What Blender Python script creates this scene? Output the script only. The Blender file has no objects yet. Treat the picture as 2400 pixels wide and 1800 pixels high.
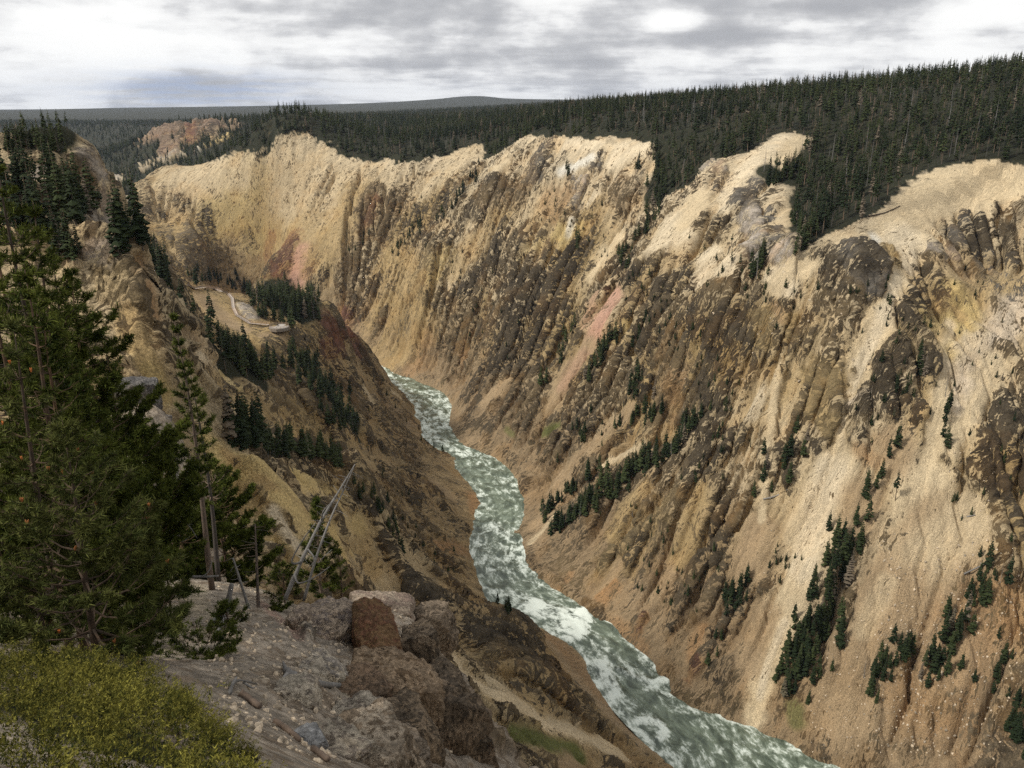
import bpy, math, random, time
import numpy as np
from mathutils import Vector, Matrix
T0 = time.time()
random.seed(7)
RNG = np.random.default_rng(11)
scene = bpy.context.scene
COL = scene.collection

# ------------------------------------------------------------------ camera
PITCH = math.radians(18.4)
FPX = 1958.0                      # focal length in pixels of a 2400 px wide picture
cam_d = bpy.data.cameras.new("camera")
cam = bpy.data.objects.new("camera", cam_d)
COL.objects.link(cam)
cam.location = (0, 0, 0)
cam.rotation_euler = (math.pi / 2 - PITCH, 0, 0)
cam_d.sensor_width = 36.0
cam_d.lens = 36.0 * FPX / 2400.0
cam_d.clip_start = 0.1
cam_d.clip_end = 60000
scene.camera = cam

# ------------------------------------------------------------------ light
SUN_AZ, SUN_EL = math.radians(250), math.radians(47)   # azimuth clockwise from +Y
scene.view_settings.view_transform = 'Standard'
scene.view_settings.look = 'None'
scene.view_settings.gamma = 1.0
scene.view_settings.use_curve_mapping = False
scene.view_settings.exposure = 0.0
scene.cycles.use_denoising = False

world = bpy.data.worlds.new("World")
scene.world = world
world.use_nodes = True


class Nodes:
    """tiny helper for node trees"""
    def __init__(self, tree):
        self.t = tree
        tree.nodes.clear()

    def n(self, kind, props=None, **inputs):
        nd = self.t.nodes.new(kind)
        for k, v in (props or {}).items():
            setattr(nd, k, v)
        for k, v in inputs.items():
            self.set(nd, k, v)
        return nd

    def set(self, nd, k, v):
        if k.startswith('i') and k[1:].isdigit():
            s = nd.inputs[int(k[1:])]
        else:
            s = nd.inputs[k]
        if isinstance(v, bpy.types.NodeSocket):
            self.t.links.new(v, s)
        elif isinstance(v, bpy.types.Node):
            self.t.links.new(v.outputs[0], s)
        else:
            s.default_value = v

    def math(self, op, a, b=0.0, c=None, clamp=False):
        nd = self.n('ShaderNodeMath', {'operation': op, 'use_clamp': clamp}, i0=a, i1=b)
        if c is not None:
            self.set(nd, 'i2', c)
        return nd.outputs[0]

    def mix(self, f, a, b, blend='MIX'):
        nd = self.n('ShaderNodeMix', {'data_type': 'RGBA', 'blend_type': blend})
        self.set(nd, 'i0', f)
        for i, v in ((6, a), (7, b)):
            if isinstance(v, tuple) and len(v) == 3:
                v = v + (1.0,)
            self.set(nd, 'i%d' % i, v)
        return nd.outputs[2]

    def smooth(self, v, lo, hi, a=0.0, b=1.0):
        nd = self.n('ShaderNodeMapRange', {'interpolation_type': 'SMOOTHSTEP', 'clamp': True})
        for i, x in enumerate((v, lo, hi, a, b)):
            self.set(nd, 'i%d' % i, x)
        return nd.outputs[0]

    def noise(self, vec, scale, detail=4.0, rough=0.55, dist=0.0, dims='3D'):
        nd = self.n('ShaderNodeTexNoise', {'noise_dimensions': dims, 'normalize': True})
        self.set(nd, 'Vector', vec)
        for k, v in (('Scale', scale), ('Detail', detail), ('Roughness', rough), ('Distortion', dist)):
            self.set(nd, k, v)
        return nd.outputs[0]


def build_world():
    N = Nodes(world.node_tree)
    out = N.n('ShaderNodeOutputWorld')
    bg = N.n('ShaderNodeBackground')
    bg.inputs['Strength'].default_value = 0.10
    sky = N.n('ShaderNodeTexSky', {'sky_type': 'NISHITA', 'sun_disc': False,
                                   'sun_elevation': SUN_EL, 'sun_rotation': SUN_AZ})
    tc = N.n('ShaderNodeTexCoord')
    d = tc.outputs['Generated']
    sep = N.n('ShaderNodeSeparateXYZ', None, i0=d)
    x, y, z = sep.outputs
    zc = N.math('ADD', N.math('MAXIMUM', z, 0.0), 0.075)
    px, py = N.math('DIVIDE', x, zc), N.math('DIVIDE', y, zc)
    p = N.n('ShaderNodeCombineXYZ', None, i0=px, i1=py, i2=0.0).outputs[0]
    # broad lumps, flat-bottomed rows, wisps
    big = N.noise(p, 0.55, 3.0, 0.5, 0.2)
    mid = N.noise(p, 1.5, 8.0, 0.6, 0.15)
    dd = N.n('ShaderNodeVectorMath', {'operation': 'MULTIPLY'}, i0=d, i1=(9.5, 9.5, 18.0)).outputs[0]
    row = N.noise(dd, 1.0, 8.0, 0.56, 0.15)
    v = N.math('ADD', N.math('MULTIPLY', big, 0.36), N.math('ADD', N.math('MULTIPLY', mid, 0.28), N.math('MULTIPLY', row, 0.62)))

    def blob(px_, py_, rx, ry, amt):
        # a cloud bank seen in one direction of the sky
        yc = (900 - py_) / FPX
        dv = Vector(((px_ - 1200) / FPX, math.cos(PITCH) + yc * math.sin(PITCH), -math.sin(PITCH) + yc * math.cos(PITCH))).normalized()
        az, el = math.atan2(dv.x, dv.y), math.asin(dv.z)
        a = N.math('DIVIDE', N.math('SUBTRACT', N.math('ARCTAN2', x, y), az), rx / FPX)
        e = N.math('DIVIDE', N.math('SUBTRACT', z, math.sin(el)), ry / FPX)
        r2 = N.math('ADD', N.math('MULTIPLY', a, a), N.math('MULTIPLY', e, e))
        g = N.math('EXPONENT', N.math('MULTIPLY', r2, -1.0))
        return N.math('MULTIPLY', g, amt)
    for b in ((300, 110, 330, 70, .16), (1580, 46, 70, 22, .30), (2150, 150, 330, 45, .14), (1250, 40, 420, 40, -.07),
              (850, 40, 260, 60, -.04), (470, 205, 190, 34, -.16), (1700, 85, 180, 14, -.13), (100, 60, 160, 60, -.02),
              (2000, 10, 300, 18, -.08), (1150, 150, 280, 14, -.09), (700, 215, 260, 16, .10), (2250, 30, 160, 25, .08)):
        v = N.math('ADD', v, blob(*b))
    ramp = N.n('ShaderNodeValToRGB', None, i0=v)
    cr = ramp.color_ramp
    cr.interpolation = 'B_SPLINE'
    stops = [(0.47, (4.3, 4.38, 4.6)), (0.56, (5.5, 5.55, 5.7)), (0.62, (7.3, 7.33, 7.4)), (0.665, (9.2, 9.2, 9.15)), (0.75, (10.9, 10.9, 10.7))]
    while len(cr.elements) < len(stops):
        cr.elements.new(0.5)
    for e, (pos, c) in zip(cr.elements, stops):
        e.position = pos
        e.color = (c[0] / 12, c[1] / 12, c[2] / 12, 1)
    cloud = N.mix(1.0, ramp.outputs[0], (12.0, 12.0, 12.0), 'MULTIPLY')
    # gaps where blue sky shows thinly through
    gap = N.math('MULTIPLY', blob(470, 210, 210, 36, 0.95), N.smooth(mid, 0.36, 0.60))
    colr = N.mix(N.math('MINIMUM', gap, .8), cloud, (3.9, 4.75, 6.6))
    gap2 = N.smooth(v, 0.44, 0.30, 0.0, 0.22)
    colr = N.mix(gap2, colr, sky.outputs[0])
    # below the horizon: dull ground bounce
    colr = N.mix(N.smooth(z, -0.02, -0.12), colr, (1.6, 1.6, 1.3))
    N.set(bg, 'Color', colr)
    N.t.links.new(bg.outputs[0], out.inputs['Surface'])


build_world()
sun_d = bpy.data.lights.new("sun", 'SUN')
sun_d.energy = 3.7
sun_d.angle = math.radians(8)
sun_d.color = (1.0, 0.95, 0.86)
sun = bpy.data.objects.new("sun", sun_d)
COL.objects.link(sun)
sdir = Vector((math.sin(SUN_AZ) * math.cos(SUN_EL), math.cos(SUN_AZ) * math.cos(SUN_EL), math.sin(SUN_EL)))
sun.rotation_euler = sdir.to_track_quat('Z', 'Y').to_euler()
sun.location = sdir * 300


# ------------------------------------------------------------------ maths helpers
def ray(px, py):
    yc = (900.0 - py) / FPX
    return np.array([(px - 1200.0) / FPX, math.cos(PITCH) + yc * math.sin(PITCH), -math.sin(PITCH) + yc * math.cos(PITCH)])


def P(px, py, Y):
    """world point on the sight line of a pixel at forward distance Y"""
    d = ray(px, py)
    return d * (Y / d[1])


def PZ(px, py, z):
    d = ray(px, py)
    return d * (z / d[2])


def to_px(p):
    p = np.asarray(p, dtype=float)
    xc = p[..., 0]
    zc = p[..., 1] * math.cos(PITCH) - p[..., 2] * math.sin(PITCH)
    yc = p[..., 1] * math.sin(PITCH) + p[..., 2] * math.cos(PITCH)
    return 1200 + FPX * xc / zc, 900 - FPX * yc / zc, zc


def _hash(ix, iy, iz, seed):
    h = ix * np.uint32(374761393) + iy * np.uint32(668265263) + iz * np.uint32(2147483647) + np.uint32((seed * 974711) & 0xffffffff)
    h = (h ^ (h >> np.uint32(13))) * np.uint32(1274126177)
    h ^= h >> np.uint32(16)
    h *= np.uint32(2246822519)
    return h ^ (h >> np.uint32(15))


def gnoise(p, seed=0):
    """gradient noise, about -1..1"""
    p = np.asarray(p, dtype=np.float32)
    f0 = np.floor(p)
    f = p - f0
    i = f0.astype(np.int32).astype(np.uint32)
    u = f * f * f * (f * (f * 6 - 15) + 10)
    out = 0
    for dx in (0, 1):
        wx = u[:, 0] if dx else 1 - u[:, 0]
        for dy in (0, 1):
            wy = wx * (u[:, 1] if dy else 1 - u[:, 1])
            for dz in (0, 1):
                w = wy * (u[:, 2] if dz else 1 - u[:, 2])
                h = _hash(i[:, 0] + np.uint32(dx), i[:, 1] + np.uint32(dy), i[:, 2] + np.uint32(dz), seed)
                gx = (h & np.uint32(1023)).astype(np.float32) * (2 / 1023.) - 1
                gy = ((h >> np.uint32(10)) & np.uint32(1023)).astype(np.float32) * (2 / 1023.) - 1
                gz = ((h >> np.uint32(20)) & np.uint32(1023)).astype(np.float32) * (2 / 1023.) - 1
                out = out + w * (gx * (f[:, 0] - dx) + gy * (f[:, 1] - dy) + gz * (f[:, 2] - dz))
    return out * 1.45


def fbm(p, octs=4, seed=0, gain=0.5, ridged=False):
    p = np.asarray(p, dtype=np.float32)
    a, s, tot = 1.0, 0.0, 0.0
    for o in range(octs):
        n = gnoise(p, seed + o * 17)
        if ridged:
            n = 1 - 2 * np.abs(n)
        s = s + a * n
        tot += a
        a *= gain
        p = p * 2.03 + 3.7
    return s / tot


def sstep(x, a, b):
    t = np.clip((x - a) / (b - a), 0, 1)
    return t * t * (3 - 2 * t)

# ------------------------------------------------------------------ terrain controls
ZR = -230.0
LEFT_BANK = [(874, 854), (898, 888), (919, 903), (945, 928), (974, 975), (992, 1018), (1003, 1036), (1050, 1062), (1068, 1076),
             (1086, 1116), (1115, 1145), (1136, 1174), (1118, 1206), (1115, 1243), (1103, 1265), (1106, 1305), (1115, 1352),
             (1136, 1385), (1160, 1420), (1198, 1436), (1245, 1455), (1306, 1489), (1339, 1507), (1364, 1529), (1393, 1580),
             (1429, 1630), (1458, 1674), (1487, 1706), (1549, 1746), (1582, 1800), (1640, 1900)]
RIGHT_BANK = [(889, 856), (912, 863), (974, 884), (1021, 903), (1050, 917), (1064, 935), (1066, 950), (1055, 975), (1060, 1011),
              (1078, 1044), (1118, 1058), (1162, 1073), (1198, 1094), (1220, 1120), (1230, 1152), (1227, 1199), (1212, 1245),
              (1220, 1283), (1238, 1327), (1281, 1377), (1357, 1410), (1379, 1439), (1422, 1453), (1447, 1478), (1487, 1518),
              (1520, 1544), (1541, 1583), (1563, 1594), (1574, 1623), (1600, 1652), (1672, 1674), (1745, 1703), (1795, 1721),
              (1853, 1746), (1907, 1779), (1954, 1800), (2080, 1860)]
LB = np.array([PZ(a, b, ZR) for a, b in LEFT_BANK])
RB = np.array([PZ(a, b, ZR) for a, b in RIGHT_BANK])
# the river goes on out of sight: upstream below the overlook, downstream behind the spur
LB = np.vstack([[(-470, 1130, ZR), (-330, 930, ZR), (-225, 800, ZR)], LB, [(120, 165, ZR), (190, 120, ZR), (300, 60, ZR)]])
RB = np.vstack([[(-430, 1150, ZR), (-285, 955, ZR), (-185, 830, ZR)], RB, [(200, 195, ZR), (260, 165, ZR), (330, 110, ZR)]])

ctrl = []


def cp(*pts):
    for p in pts:
        ctrl.append(P(*p))


def cw(*pts):
    for p in pts:
        ctrl.append(np.array(p, float))


for i in range(len(LB)):
    ctrl.append(LB[i] + np.array([0, 0, -1.0]))
for i in range(len(RB)):
    ctrl.append(RB[i] + np.array([0, 0, -1.0]))
for t in np.linspace(0, 1, 26):      # river bed
    a = LB[min(int(t * (len(LB) - 1)), len(LB) - 1)]
    k = np.argmin(np.linalg.norm(RB - a, axis=1))
    m = (a + RB[k]) / 2
    ctrl.append(m + np.array([0, 0, -5.0]))

# --- right (far) wall: rim
cp((2520, 420, 440), (2396, 400, 455), (2340, 385, 462), (2287, 382, 468), (2233, 397, 462), (2179, 425, 452), (2124, 454, 442),
   (2070, 483, 430), (2016, 516, 418), (1962, 541, 410), (1897, 595, 400), (1868, 614, 396))
# bowl left of it
cp((1774, 353, 560), (1803, 331, 575), (1846, 313, 585), (1911, 308, 590), (1936, 299, 590), (1660, 395, 575), (1620, 430, 560))
# forested draw between the two bowls
cp((1900, 540, 440), (1930, 470, 480), (1960, 420, 520), (1960, 350, 565))
# middle promontory
cp((1545, 470, 590), (1560, 400, 620), (1534, 336, 640), (1494, 327, 668), (1433, 323, 690), (1364, 325, 712), (1306, 319, 745), (1238, 317, 800), (1220, 323, 815))
cp((1118, 345, 890), (1080, 353, 900), (1003, 374, 905), (925, 378, 915), (1130, 380, 870))
cp((800, 370, 950), (723, 345, 962), (680, 334, 965), (644, 341, 968), (597, 374, 975), (542, 392, 990), (481, 395, 1010), (409, 384, 1050), (380, 395, 1055), (311, 453, 1050))
# mid wall helps
cp((2330, 660, 415), (2200, 690, 385), (2000, 680, 372), (1700, 640, 430), (1400, 620, 600), (1200, 600, 680), (1000, 600, 760), (800, 560, 860), (640, 600, 880), (480, 580, 930), (380, 540, 960))
cp((2300, 1250, 290), (2100, 1350, 282), (1900, 1300, 300), (1990, 950, 345), (2390, 900, 345), (1600, 900, 420), (1350, 800, 540), (1150, 750, 640))
cp((2380, 1700, 235), (2200, 1750, 243))
# plateau beyond, ground level (trees stand on it)
cw((300, 560, -8), (420, 560, 12), (380, 700, 21), (520, 620, 40), (480, 760, 36), (260, 640, 2), (240, 760, 8), (420, 900, 12), (700, 700, 38), (340, 420, -22), (420, 330, -20))
cw((150, 720, -12), (110, 860, -8), (60, 1000, -6), (180, 1000, 2), (300, 1100, -4), (0, 1300, -14), (500, 1500, 22), (900, 1500, 36), (300, 1900, 2), (700, 2200, 30))
cw((-60, 1050, -38), (-160, 1080, -46), (-280, 1110, -54), (-200, 1300, -44), (-400, 1250, -64), (-100, 1700, -34), (-500, 1700, -50), (-250, 2200, -38))
# far canyon bend and its red cliff
cp((600, 290, 1700), (520, 287, 1720), (440, 295, 1740), (380, 300, 1760), (330, 320, 1800), (560, 330, 1560), (500, 345, 1540), (440, 400, 1500), (380, 420, 1500), (340, 430, 1480), (330, 400, 1600))
cw((-640, 1330, -190), (-760, 1500, -190), (-950, 1700, -170), (-1150, 2100, -120))
cw((-900, 1400, -60), (-1000, 1250, -40), (-800, 1150, -70), (-1300, 1700, -60), (-1500, 2300, -60), (-900, 2600, -70), (-600, 2600, -45))
cw((-2500, 4000, -60), (-1500, 4000, -70), (-500, 4000, -30), (500, 4000, 20), (1800, 4000, 70), (-3000, 7000, -30), (-1600, 7500, 5), (-300, 7000, 0), (1500, 7000, 60), (4000, 6000, 60))
cw((-900, 9500, 60), (-620, 9500, 105), (-350, 9500, 118), (-50, 9500, 70), (-1500, 9500, 25), (-5000, 9000, -50), (-3600, 8000, -12), (6000, 9000, 60), (0, 15000, 0), (-8000, 14000, -50), (8000, 14000, 50), (1000, 12000, 40))

# --- near (left) side
# ground of the overlook and its slope
cw((0, 0, -1.75), (1.5, 0, -1.8), (-1.5, 0, -1.7), (0, -4, -1.3), (6, -3, -1.7), (-8, -3, -1.2), (0, -40, 2), (60, -40, 0), (-60, -30, 1), (0, -200, 6), (-200, -200, 5), (200, -200, 2), (-200, -20, 2), (0, -2000, 30), (-3000, 0, 40), (3000, 0, 60), (-3000, -3000, 50), (3000, -3000, 50))
cw((0, 2.2, -2.75), (-2.5, 2.4, -2.7), (-6, 2.5, -2.6), (3, 2.0, -3.7), (1.2, 1.2, -2.2), (6, 2, -5.5))
cp((100, 1800, 3.6), (300, 1800, 3.9), (500, 1800, 4.6), (300, 1640, 6.6), (0, 1640, 6.2), (620, 1800, 6.5), (700, 1780, 9.0), (560, 1700, 9.5), (560, 1600, 13), (500, 1560, 14.5), (640, 1560, 15.5), (600, 1480, 19))
cp((200, 1560, 11), (0, 1540, 9.5), (350, 1540, 15), (450, 1480, 18.5), (100, 1480, 14), (300, 1440, 20), (-200, 1500, 10))
cp((740, 1700, 13), (800, 1600, 18), (760, 1500, 21), (900, 1750, 14.5), (900, 1600, 19.5), (1000, 1780, 16.5), (1000, 1650, 20.5))
cp((440, 1400, 24), (520, 1370, 26), (640, 1395, 26), (700, 1440, 25), (840, 1440, 25.5), (950, 1455, 26), (1035, 1570, 24), (1095, 1690, 21.5), (1175, 1810, 19))
cp((360, 1270, 34), (250, 1290, 36), (100, 1290, 36), (400, 1090, 46), (330, 990, 56), (362, 968, 58), (290, 935, 63), (420, 1020, 54))
cp((200, 1080, 57), (100, 1110, 56), (0, 1120, 56), (-150, 1100, 56), (-300, 1050, 60), (150, 1230, 45), (-100, 1240, 43), (230, 1020, 62), (-150, 1380, 26), (200, 1020, 96), (50, 1020, 100), (-150, 1000, 100), (260, 1000, 104))
# the drop beyond the shoulder (out of sight)
cw((-14, 45, -48), (-6, 42, -50), (2, 38, -48), (8, 34, -46), (12, 26, -40), (16, 16, -32), (24, 20, -48), (20, 60, -85), (0, 75, -85), (-14, 80, -80), (-20, 58, -54), (40, 60, -110), (60, 100, -165), (30, 120, -140), (0, 130, -122), (60, 40, -95), (40, 0, -45), (70, -30, -40), (110, 60, -170), (150, 30, -185))
# cliff b
cp((141, 623, 138), (213, 612, 134), (231, 587, 136), (268, 585, 136), (300, 582, 137), (332, 596, 137), (340, 640, 136), (358, 690, 134), (380, 735, 132), (394, 785, 130), (406, 850, 127), (418, 930, 124), (428, 1000, 121))
cp((220, 700, 129), (280, 720, 130), (300, 820, 124), (360, 900, 119), (420, 1040, 112), (330, 890, 110))
cw((-70, 165, -42), (-58, 165, -60), (-48, 150, -64), (-45, 135, -58), (-44, 118, -58))
# cliff a
cp((-100, 350, 215), (0, 352, 222), (100, 347, 228), (159, 345, 232), (181, 347, 234), (197, 352, 236), (217, 363, 238), (231, 392, 240), (250, 413, 242), (268, 408, 243), (278, 445, 243), (289, 470, 243), (303, 540, 240), (318, 590, 236))
cp((100, 480, 205), (180, 500, 212), (240, 560, 205), (150, 570, 180), (60, 560, 170), (300, 620, 190), (60, 420, 220))
cw((-150, 275, -45), (-125, 290, -75), (-170, 330, -60), (-260, 330, -30), (-300, 200, -5), (-260, 450, -55), (-300, 600, -70), (-420, 800, -60), (-500, 500, -30), (-600, 900, -50))
# wooded valley and trail slope
cp((345, 640, 330), (360, 720, 300), (400, 800, 290), (420, 700, 390), (400, 640, 420), (440, 672, 490), (480, 680, 505), (530, 690, 505), (545, 720, 490), (470, 740, 465), (520, 760, 462), (560, 760, 470), (590, 765, 470), (655, 770, 472), (690, 775, 474))
cp((600, 800, 452), (660, 810, 455), (560, 850, 425), (480, 800, 405), (640, 880, 428), (720, 860, 465), (700, 790, 480), (760, 740, 540), (790, 728, 555), (822, 776, 600), (843, 798, 640), (861, 827, 690), (760, 860, 500), (800, 900, 520))
cw((-190, 560, -132), (-150, 620, -165), (-180, 700, -200), (-250, 600, -135), (-280, 700, -190), (-360, 780, -190))
# ridge c
cp((448, 834, 300), (485, 841, 312), (535, 845, 330), (579, 852, 348), (608, 870, 360), (651, 892, 378), (687, 903, 392), (705, 924, 400), (741, 946, 412), (767, 968, 420), (785, 997, 428))
cw((-118, 345, -118), (-95, 395, -140), (-82, 440, -165))
cp((480, 950, 268), (560, 1000, 285), (680, 1010, 340), (760, 1040, 375))
# its lower spur to the river
cp((880, 960, 560), (930, 1000, 530), (980, 1070, 500), (1060, 1130, 478), (840, 1010, 470), (880, 1080, 440), (1000, 1150, 440))
# ridge d
cp((430, 1025, 178), (488, 1029, 195), (543, 1044, 212), (579, 1058, 225), (615, 1072, 236), (651, 1074, 245), (680, 1065, 252), (723, 1083, 266), (760, 1096, 276), (800, 1109, 290), (870, 1180, 315), (930, 1260, 325))
cw((-85, 215, -112), (-78, 255, -135), (-66, 290, -158), (-55, 330, -180), (-60, 240, -118))
cp((520, 1150, 172), (640, 1250, 200), (760, 1250, 245), (640, 1340, 165), (760, 1400, 200), (850, 1350, 262), (1000, 1290, 372), (1050, 1230, 420), (980, 1380, 315), (900, 1430, 245), (820, 1500, 190))
# fins above the near bank and the orange scree
cp((1050, 1385, 332), (1120, 1410, 326), (1190, 1440, 314), (1230, 1455, 302), (1250, 1507, 282), (1270, 1561, 264), (1299, 1590, 252), (1324, 1637, 240), (1340, 1690, 232))
cp((1000, 1500, 228), (1130, 1550, 235), (1200, 1600, 226), (1040, 1530, 190), (1100, 1590, 190), (1200, 1650, 197), (1343, 1714, 216), (1450, 1765, 228), (1150, 1700, 172), (1250, 1795, 178), (1100, 1650, 172), (1400, 1830, 205))
for q in ((332, 596, 137), (340, 640, 136), (358, 690, 134), (380, 735, 132), (394, 785, 130), (406, 850, 127), (418, 930, 124)):
    ctrl.append(P(*q) + np.array([2.5, 1.0, -22.0]))          # sheer side of the near cliff
    ctrl.append(P(*q) + np.array([0.4, 0.3, -5.0]))
for q in ((217, 363, 238), (231, 392, 240), (250, 413, 242), (278, 445, 243), (289, 470, 243), (303, 540, 240)):
    ctrl.append(P(*q) + np.array([5.0, 3.0, -26.0]))
for q in ((448, 834, 300), (485, 841, 312), (535, 845, 330), (579, 852, 348), (608, 870, 360), (651, 892, 378), (687, 903, 392), (705, 924, 400), (741, 946, 412), (767, 968, 420),
          (488, 1029, 195), (543, 1044, 212), (579, 1058, 225), (615, 1072, 236), (651, 1074, 245), (680, 1065, 252), (723, 1083, 266), (760, 1096, 276), (800, 1109, 290)):
    ctrl.append(P(*q) + np.array([3.0, 11.0, -12.0]))         # back of the ridges
for q in ((1050, 1385, 332), (1120, 1410, 326), (1190, 1440, 314), (1230, 1455, 302), (1250, 1507, 282), (1270, 1561, 264), (1299, 1590, 252), (1324, 1637, 240)):
    ctrl.append(P(*q) + np.array([4.0, 7.0, -9.0]))
ctrl = np.array(ctrl)
RIM = [(2700, 440, 430), (2520, 420, 440), (2396, 400, 455), (2340, 385, 462), (2287, 382, 468), (2233, 397, 462), (2179, 425, 452), (2124, 454, 442),
       (2070, 483, 430), (2016, 516, 418), (1962, 541, 410), (1897, 595, 400), (1868, 614, 396), (1866, 310, 588), (1846, 313, 585), (1803, 331, 575), (1774, 353, 560),
       (1660, 395, 575), (1620, 430, 560), (1545, 460, 590), (1534, 336, 640), (1494, 327, 668), (1433, 323, 690), (1364, 325, 712), (1306, 319, 745),
       (1238, 317, 800), (1220, 323, 815), (1135, 385, 865), (1118, 345, 890), (1080, 353, 900), (1003, 374, 905), (925, 378, 915), (800, 370, 950),
       (723, 345, 962), (680, 334, 965), (644, 341, 968), (597, 374, 975), (542, 392, 990), (481, 395, 1010), (409, 384, 1050), (380, 395, 1055), (320, 430, 1050), (300, 430, 900), (-300, 400, 900)]
RIMW = np.array([P(*t) for t in RIM])
RIM_R = np.interp(np.arctan2(RIMW[::-1, 0], RIMW[::-1, 1]), np.arctan2(RIMW[::-1, 0], RIMW[::-1, 1]), np.hypot(RIMW[::-1, 0], RIMW[::-1, 1]))
RIM_A = np.arctan2(RIMW[::-1, 0], RIMW[::-1, 1])


def rbf(cxyz):
    c = cxyz[:, :2].astype(np.float64)
    n = len(c)
    D = np.sqrt(((c[:, None] - c[None]) ** 2).sum(-1) + 1.0)
    A = np.zeros((n + 3, n + 3))
    A[:n, :n] = D + np.eye(n) * -0.02
    A[:n, n] = 1
    A[:n, n + 1:] = c / 1000.0
    A[n:, :n] = A[:n, n:].T
    b = np.zeros(n + 3)
    b[:n] = cxyz[:, 2]
    w = np.linalg.solve(A, b)

    def ev(q):
        out = np.empty(len(q), np.float64)
        for s in range(0, len(q), 20000):
            k = q[s:s + 20000]
            D = np.sqrt((k[:, 0:1] - c[None, :, 0]) ** 2 + (k[:, 1:2] - c[None, :, 1]) ** 2 + 1.0)
            out[s:s + 20000] = D @ w[:n] + w[n] + (k[:, :2] / 1000.0) @ w[n + 1:]
        return out
    return ev


base_z = rbf(ctrl)

# polar lattice round the overlook
az_d = np.radians(np.linspace(-39, 39, 1000))
az_l = np.radians(-39 - np.cumsum(np.linspace(0.15, 12, 24) * 141 / np.sum(np.linspace(0.15, 12, 24)))[::-1])
az_r = -az_l[::-1]
AZ = np.concatenate([az_l, az_d, az_r[:-1]])
NC = len(AZ)
RR = np.concatenate([np.geomspace(0.6, 40, 240, endpoint=False), np.geomspace(40, 1200, 1000, endpoint=False), np.geomspace(1200, 16000, 200)])
NRB = len(RR)
ci = np.unique(np.concatenate([np.arange(0, 24), np.arange(24, NC - 23, 5), np.arange(NC - 23, NC)]))
ri = np.unique(np.concatenate([np.arange(0, NRB, 4), [NRB - 1]]))
gx = RR[ri][:, None] * np.sin(AZ[ci])[None]
gy = RR[ri][:, None] * np.cos(AZ[ci])[None]
zc = base_z(np.stack([gx.ravel(), gy.ravel()], 1)).reshape(gx.shape)
zt = np.empty((len(ri), NC))
for k in range(len(ri)):
    zt[k] = np.interp(np.arange(NC), ci, zc[k])
ZB = np.empty((NRB, NC))
for j in range(NC):
    ZB[:, j] = np.interp(np.arange(NRB), ri, zt[:, j])
XB = RR[:, None] * np.sin(AZ)[None]
YB = RR[:, None] * np.cos(AZ)[None]
print('base', time.time() - T0)


class Field:
    """height field over the polar lattice, radius rows may differ per column"""
    def __init__(s, R, X, Y, Z):
        s.R, s.X, s.Y, s.Z = R, X, Y, Z
        s.tan = Z / np.maximum(R if R.ndim == 2 else R[:, None], 1e-6)

    def cast(s, px, py):
        d = ray(px, py)
        a = math.atan2(d[0], d[1])
        j = int(np.clip(np.searchsorted(AZ, a), 1, NC - 1))
        if abs(AZ[j - 1] - a) < abs(AZ[j] - a):
            j -= 1
        t = d[2] / math.hypot(d[0], d[1])
        R = s.R[:, j] if s.R.ndim == 2 else s.R
        k = np.nonzero((s.tan[:, j] >= t) & (R > 2.0))[0]
        if len(k) == 0:
            return None
        k = k[0]
        return np.array([s.X[k, j], s.Y[k, j], s.Z[k, j]])

    def height(s, x, y):
        a = math.atan2(x, y)
        r = math.hypot(x, y)
        j = int(np.clip(np.searchsorted(AZ, a), 1, NC - 1))
        w = (a - AZ[j - 1]) / (AZ[j] - AZ[j - 1])
        z = []
        for jj in (j - 1, j):
            R = s.R[:, jj] if s.R.ndim == 2 else s.R
            z.append(np.interp(r, R, s.Z[:, jj]))
        return z[0] * (1 - w) + z[1] * w


def smooth_line(pts, n=4):
    pts = np.asarray(pts, float)
    return pts


def seg_dist(q, line, rad):
    """distance of points q to a 3-D polyline, divided by the local radius"""
    best = np.full(len(q), 1e9, np.float32)
    if len(line) == 1:
        return np.linalg.norm(q - line[0], axis=1) / rad[0]
    for a, b, ra, rb in zip(line[:-1], line[1:], rad[:-1], rad[1:]):
        ab = b - a
        t = np.clip(((q - a) @ ab) / max(ab @ ab, 1e-9), 0, 1)
        d = np.linalg.norm(q - a - t[:, None] * ab, axis=1) / (ra + (rb - ra) * t)
        best = np.minimum(best, d)
    return best


def anchor(field, pts, rpx, r2=None):
    L, rad = [], []
    for k, (a, b) in enumerate(pts):
        w = field.cast(a, b)
        if w is None:
            continue
        r = rpx if r2 is None else rpx + (r2 - rpx) * k / max(1, len(pts) - 1)
        L.append(w)
        rad.append(r * np.linalg.norm(w) / FPX)
    return np.array(L), np.array(rad)


def columns_near(L, reach):
    a = np.arctan2(L[:, 0], L[:, 1])
    r = np.hypot(L[:, 0], L[:, 1])
    m = reach / max(r.min() - reach, 1.0)
    return max(0, np.searchsorted(AZ, a.min() - m)), min(NC, np.searchsorted(AZ, a.max() + m) + 1), r.min() - reach, r.max() + reach

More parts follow.
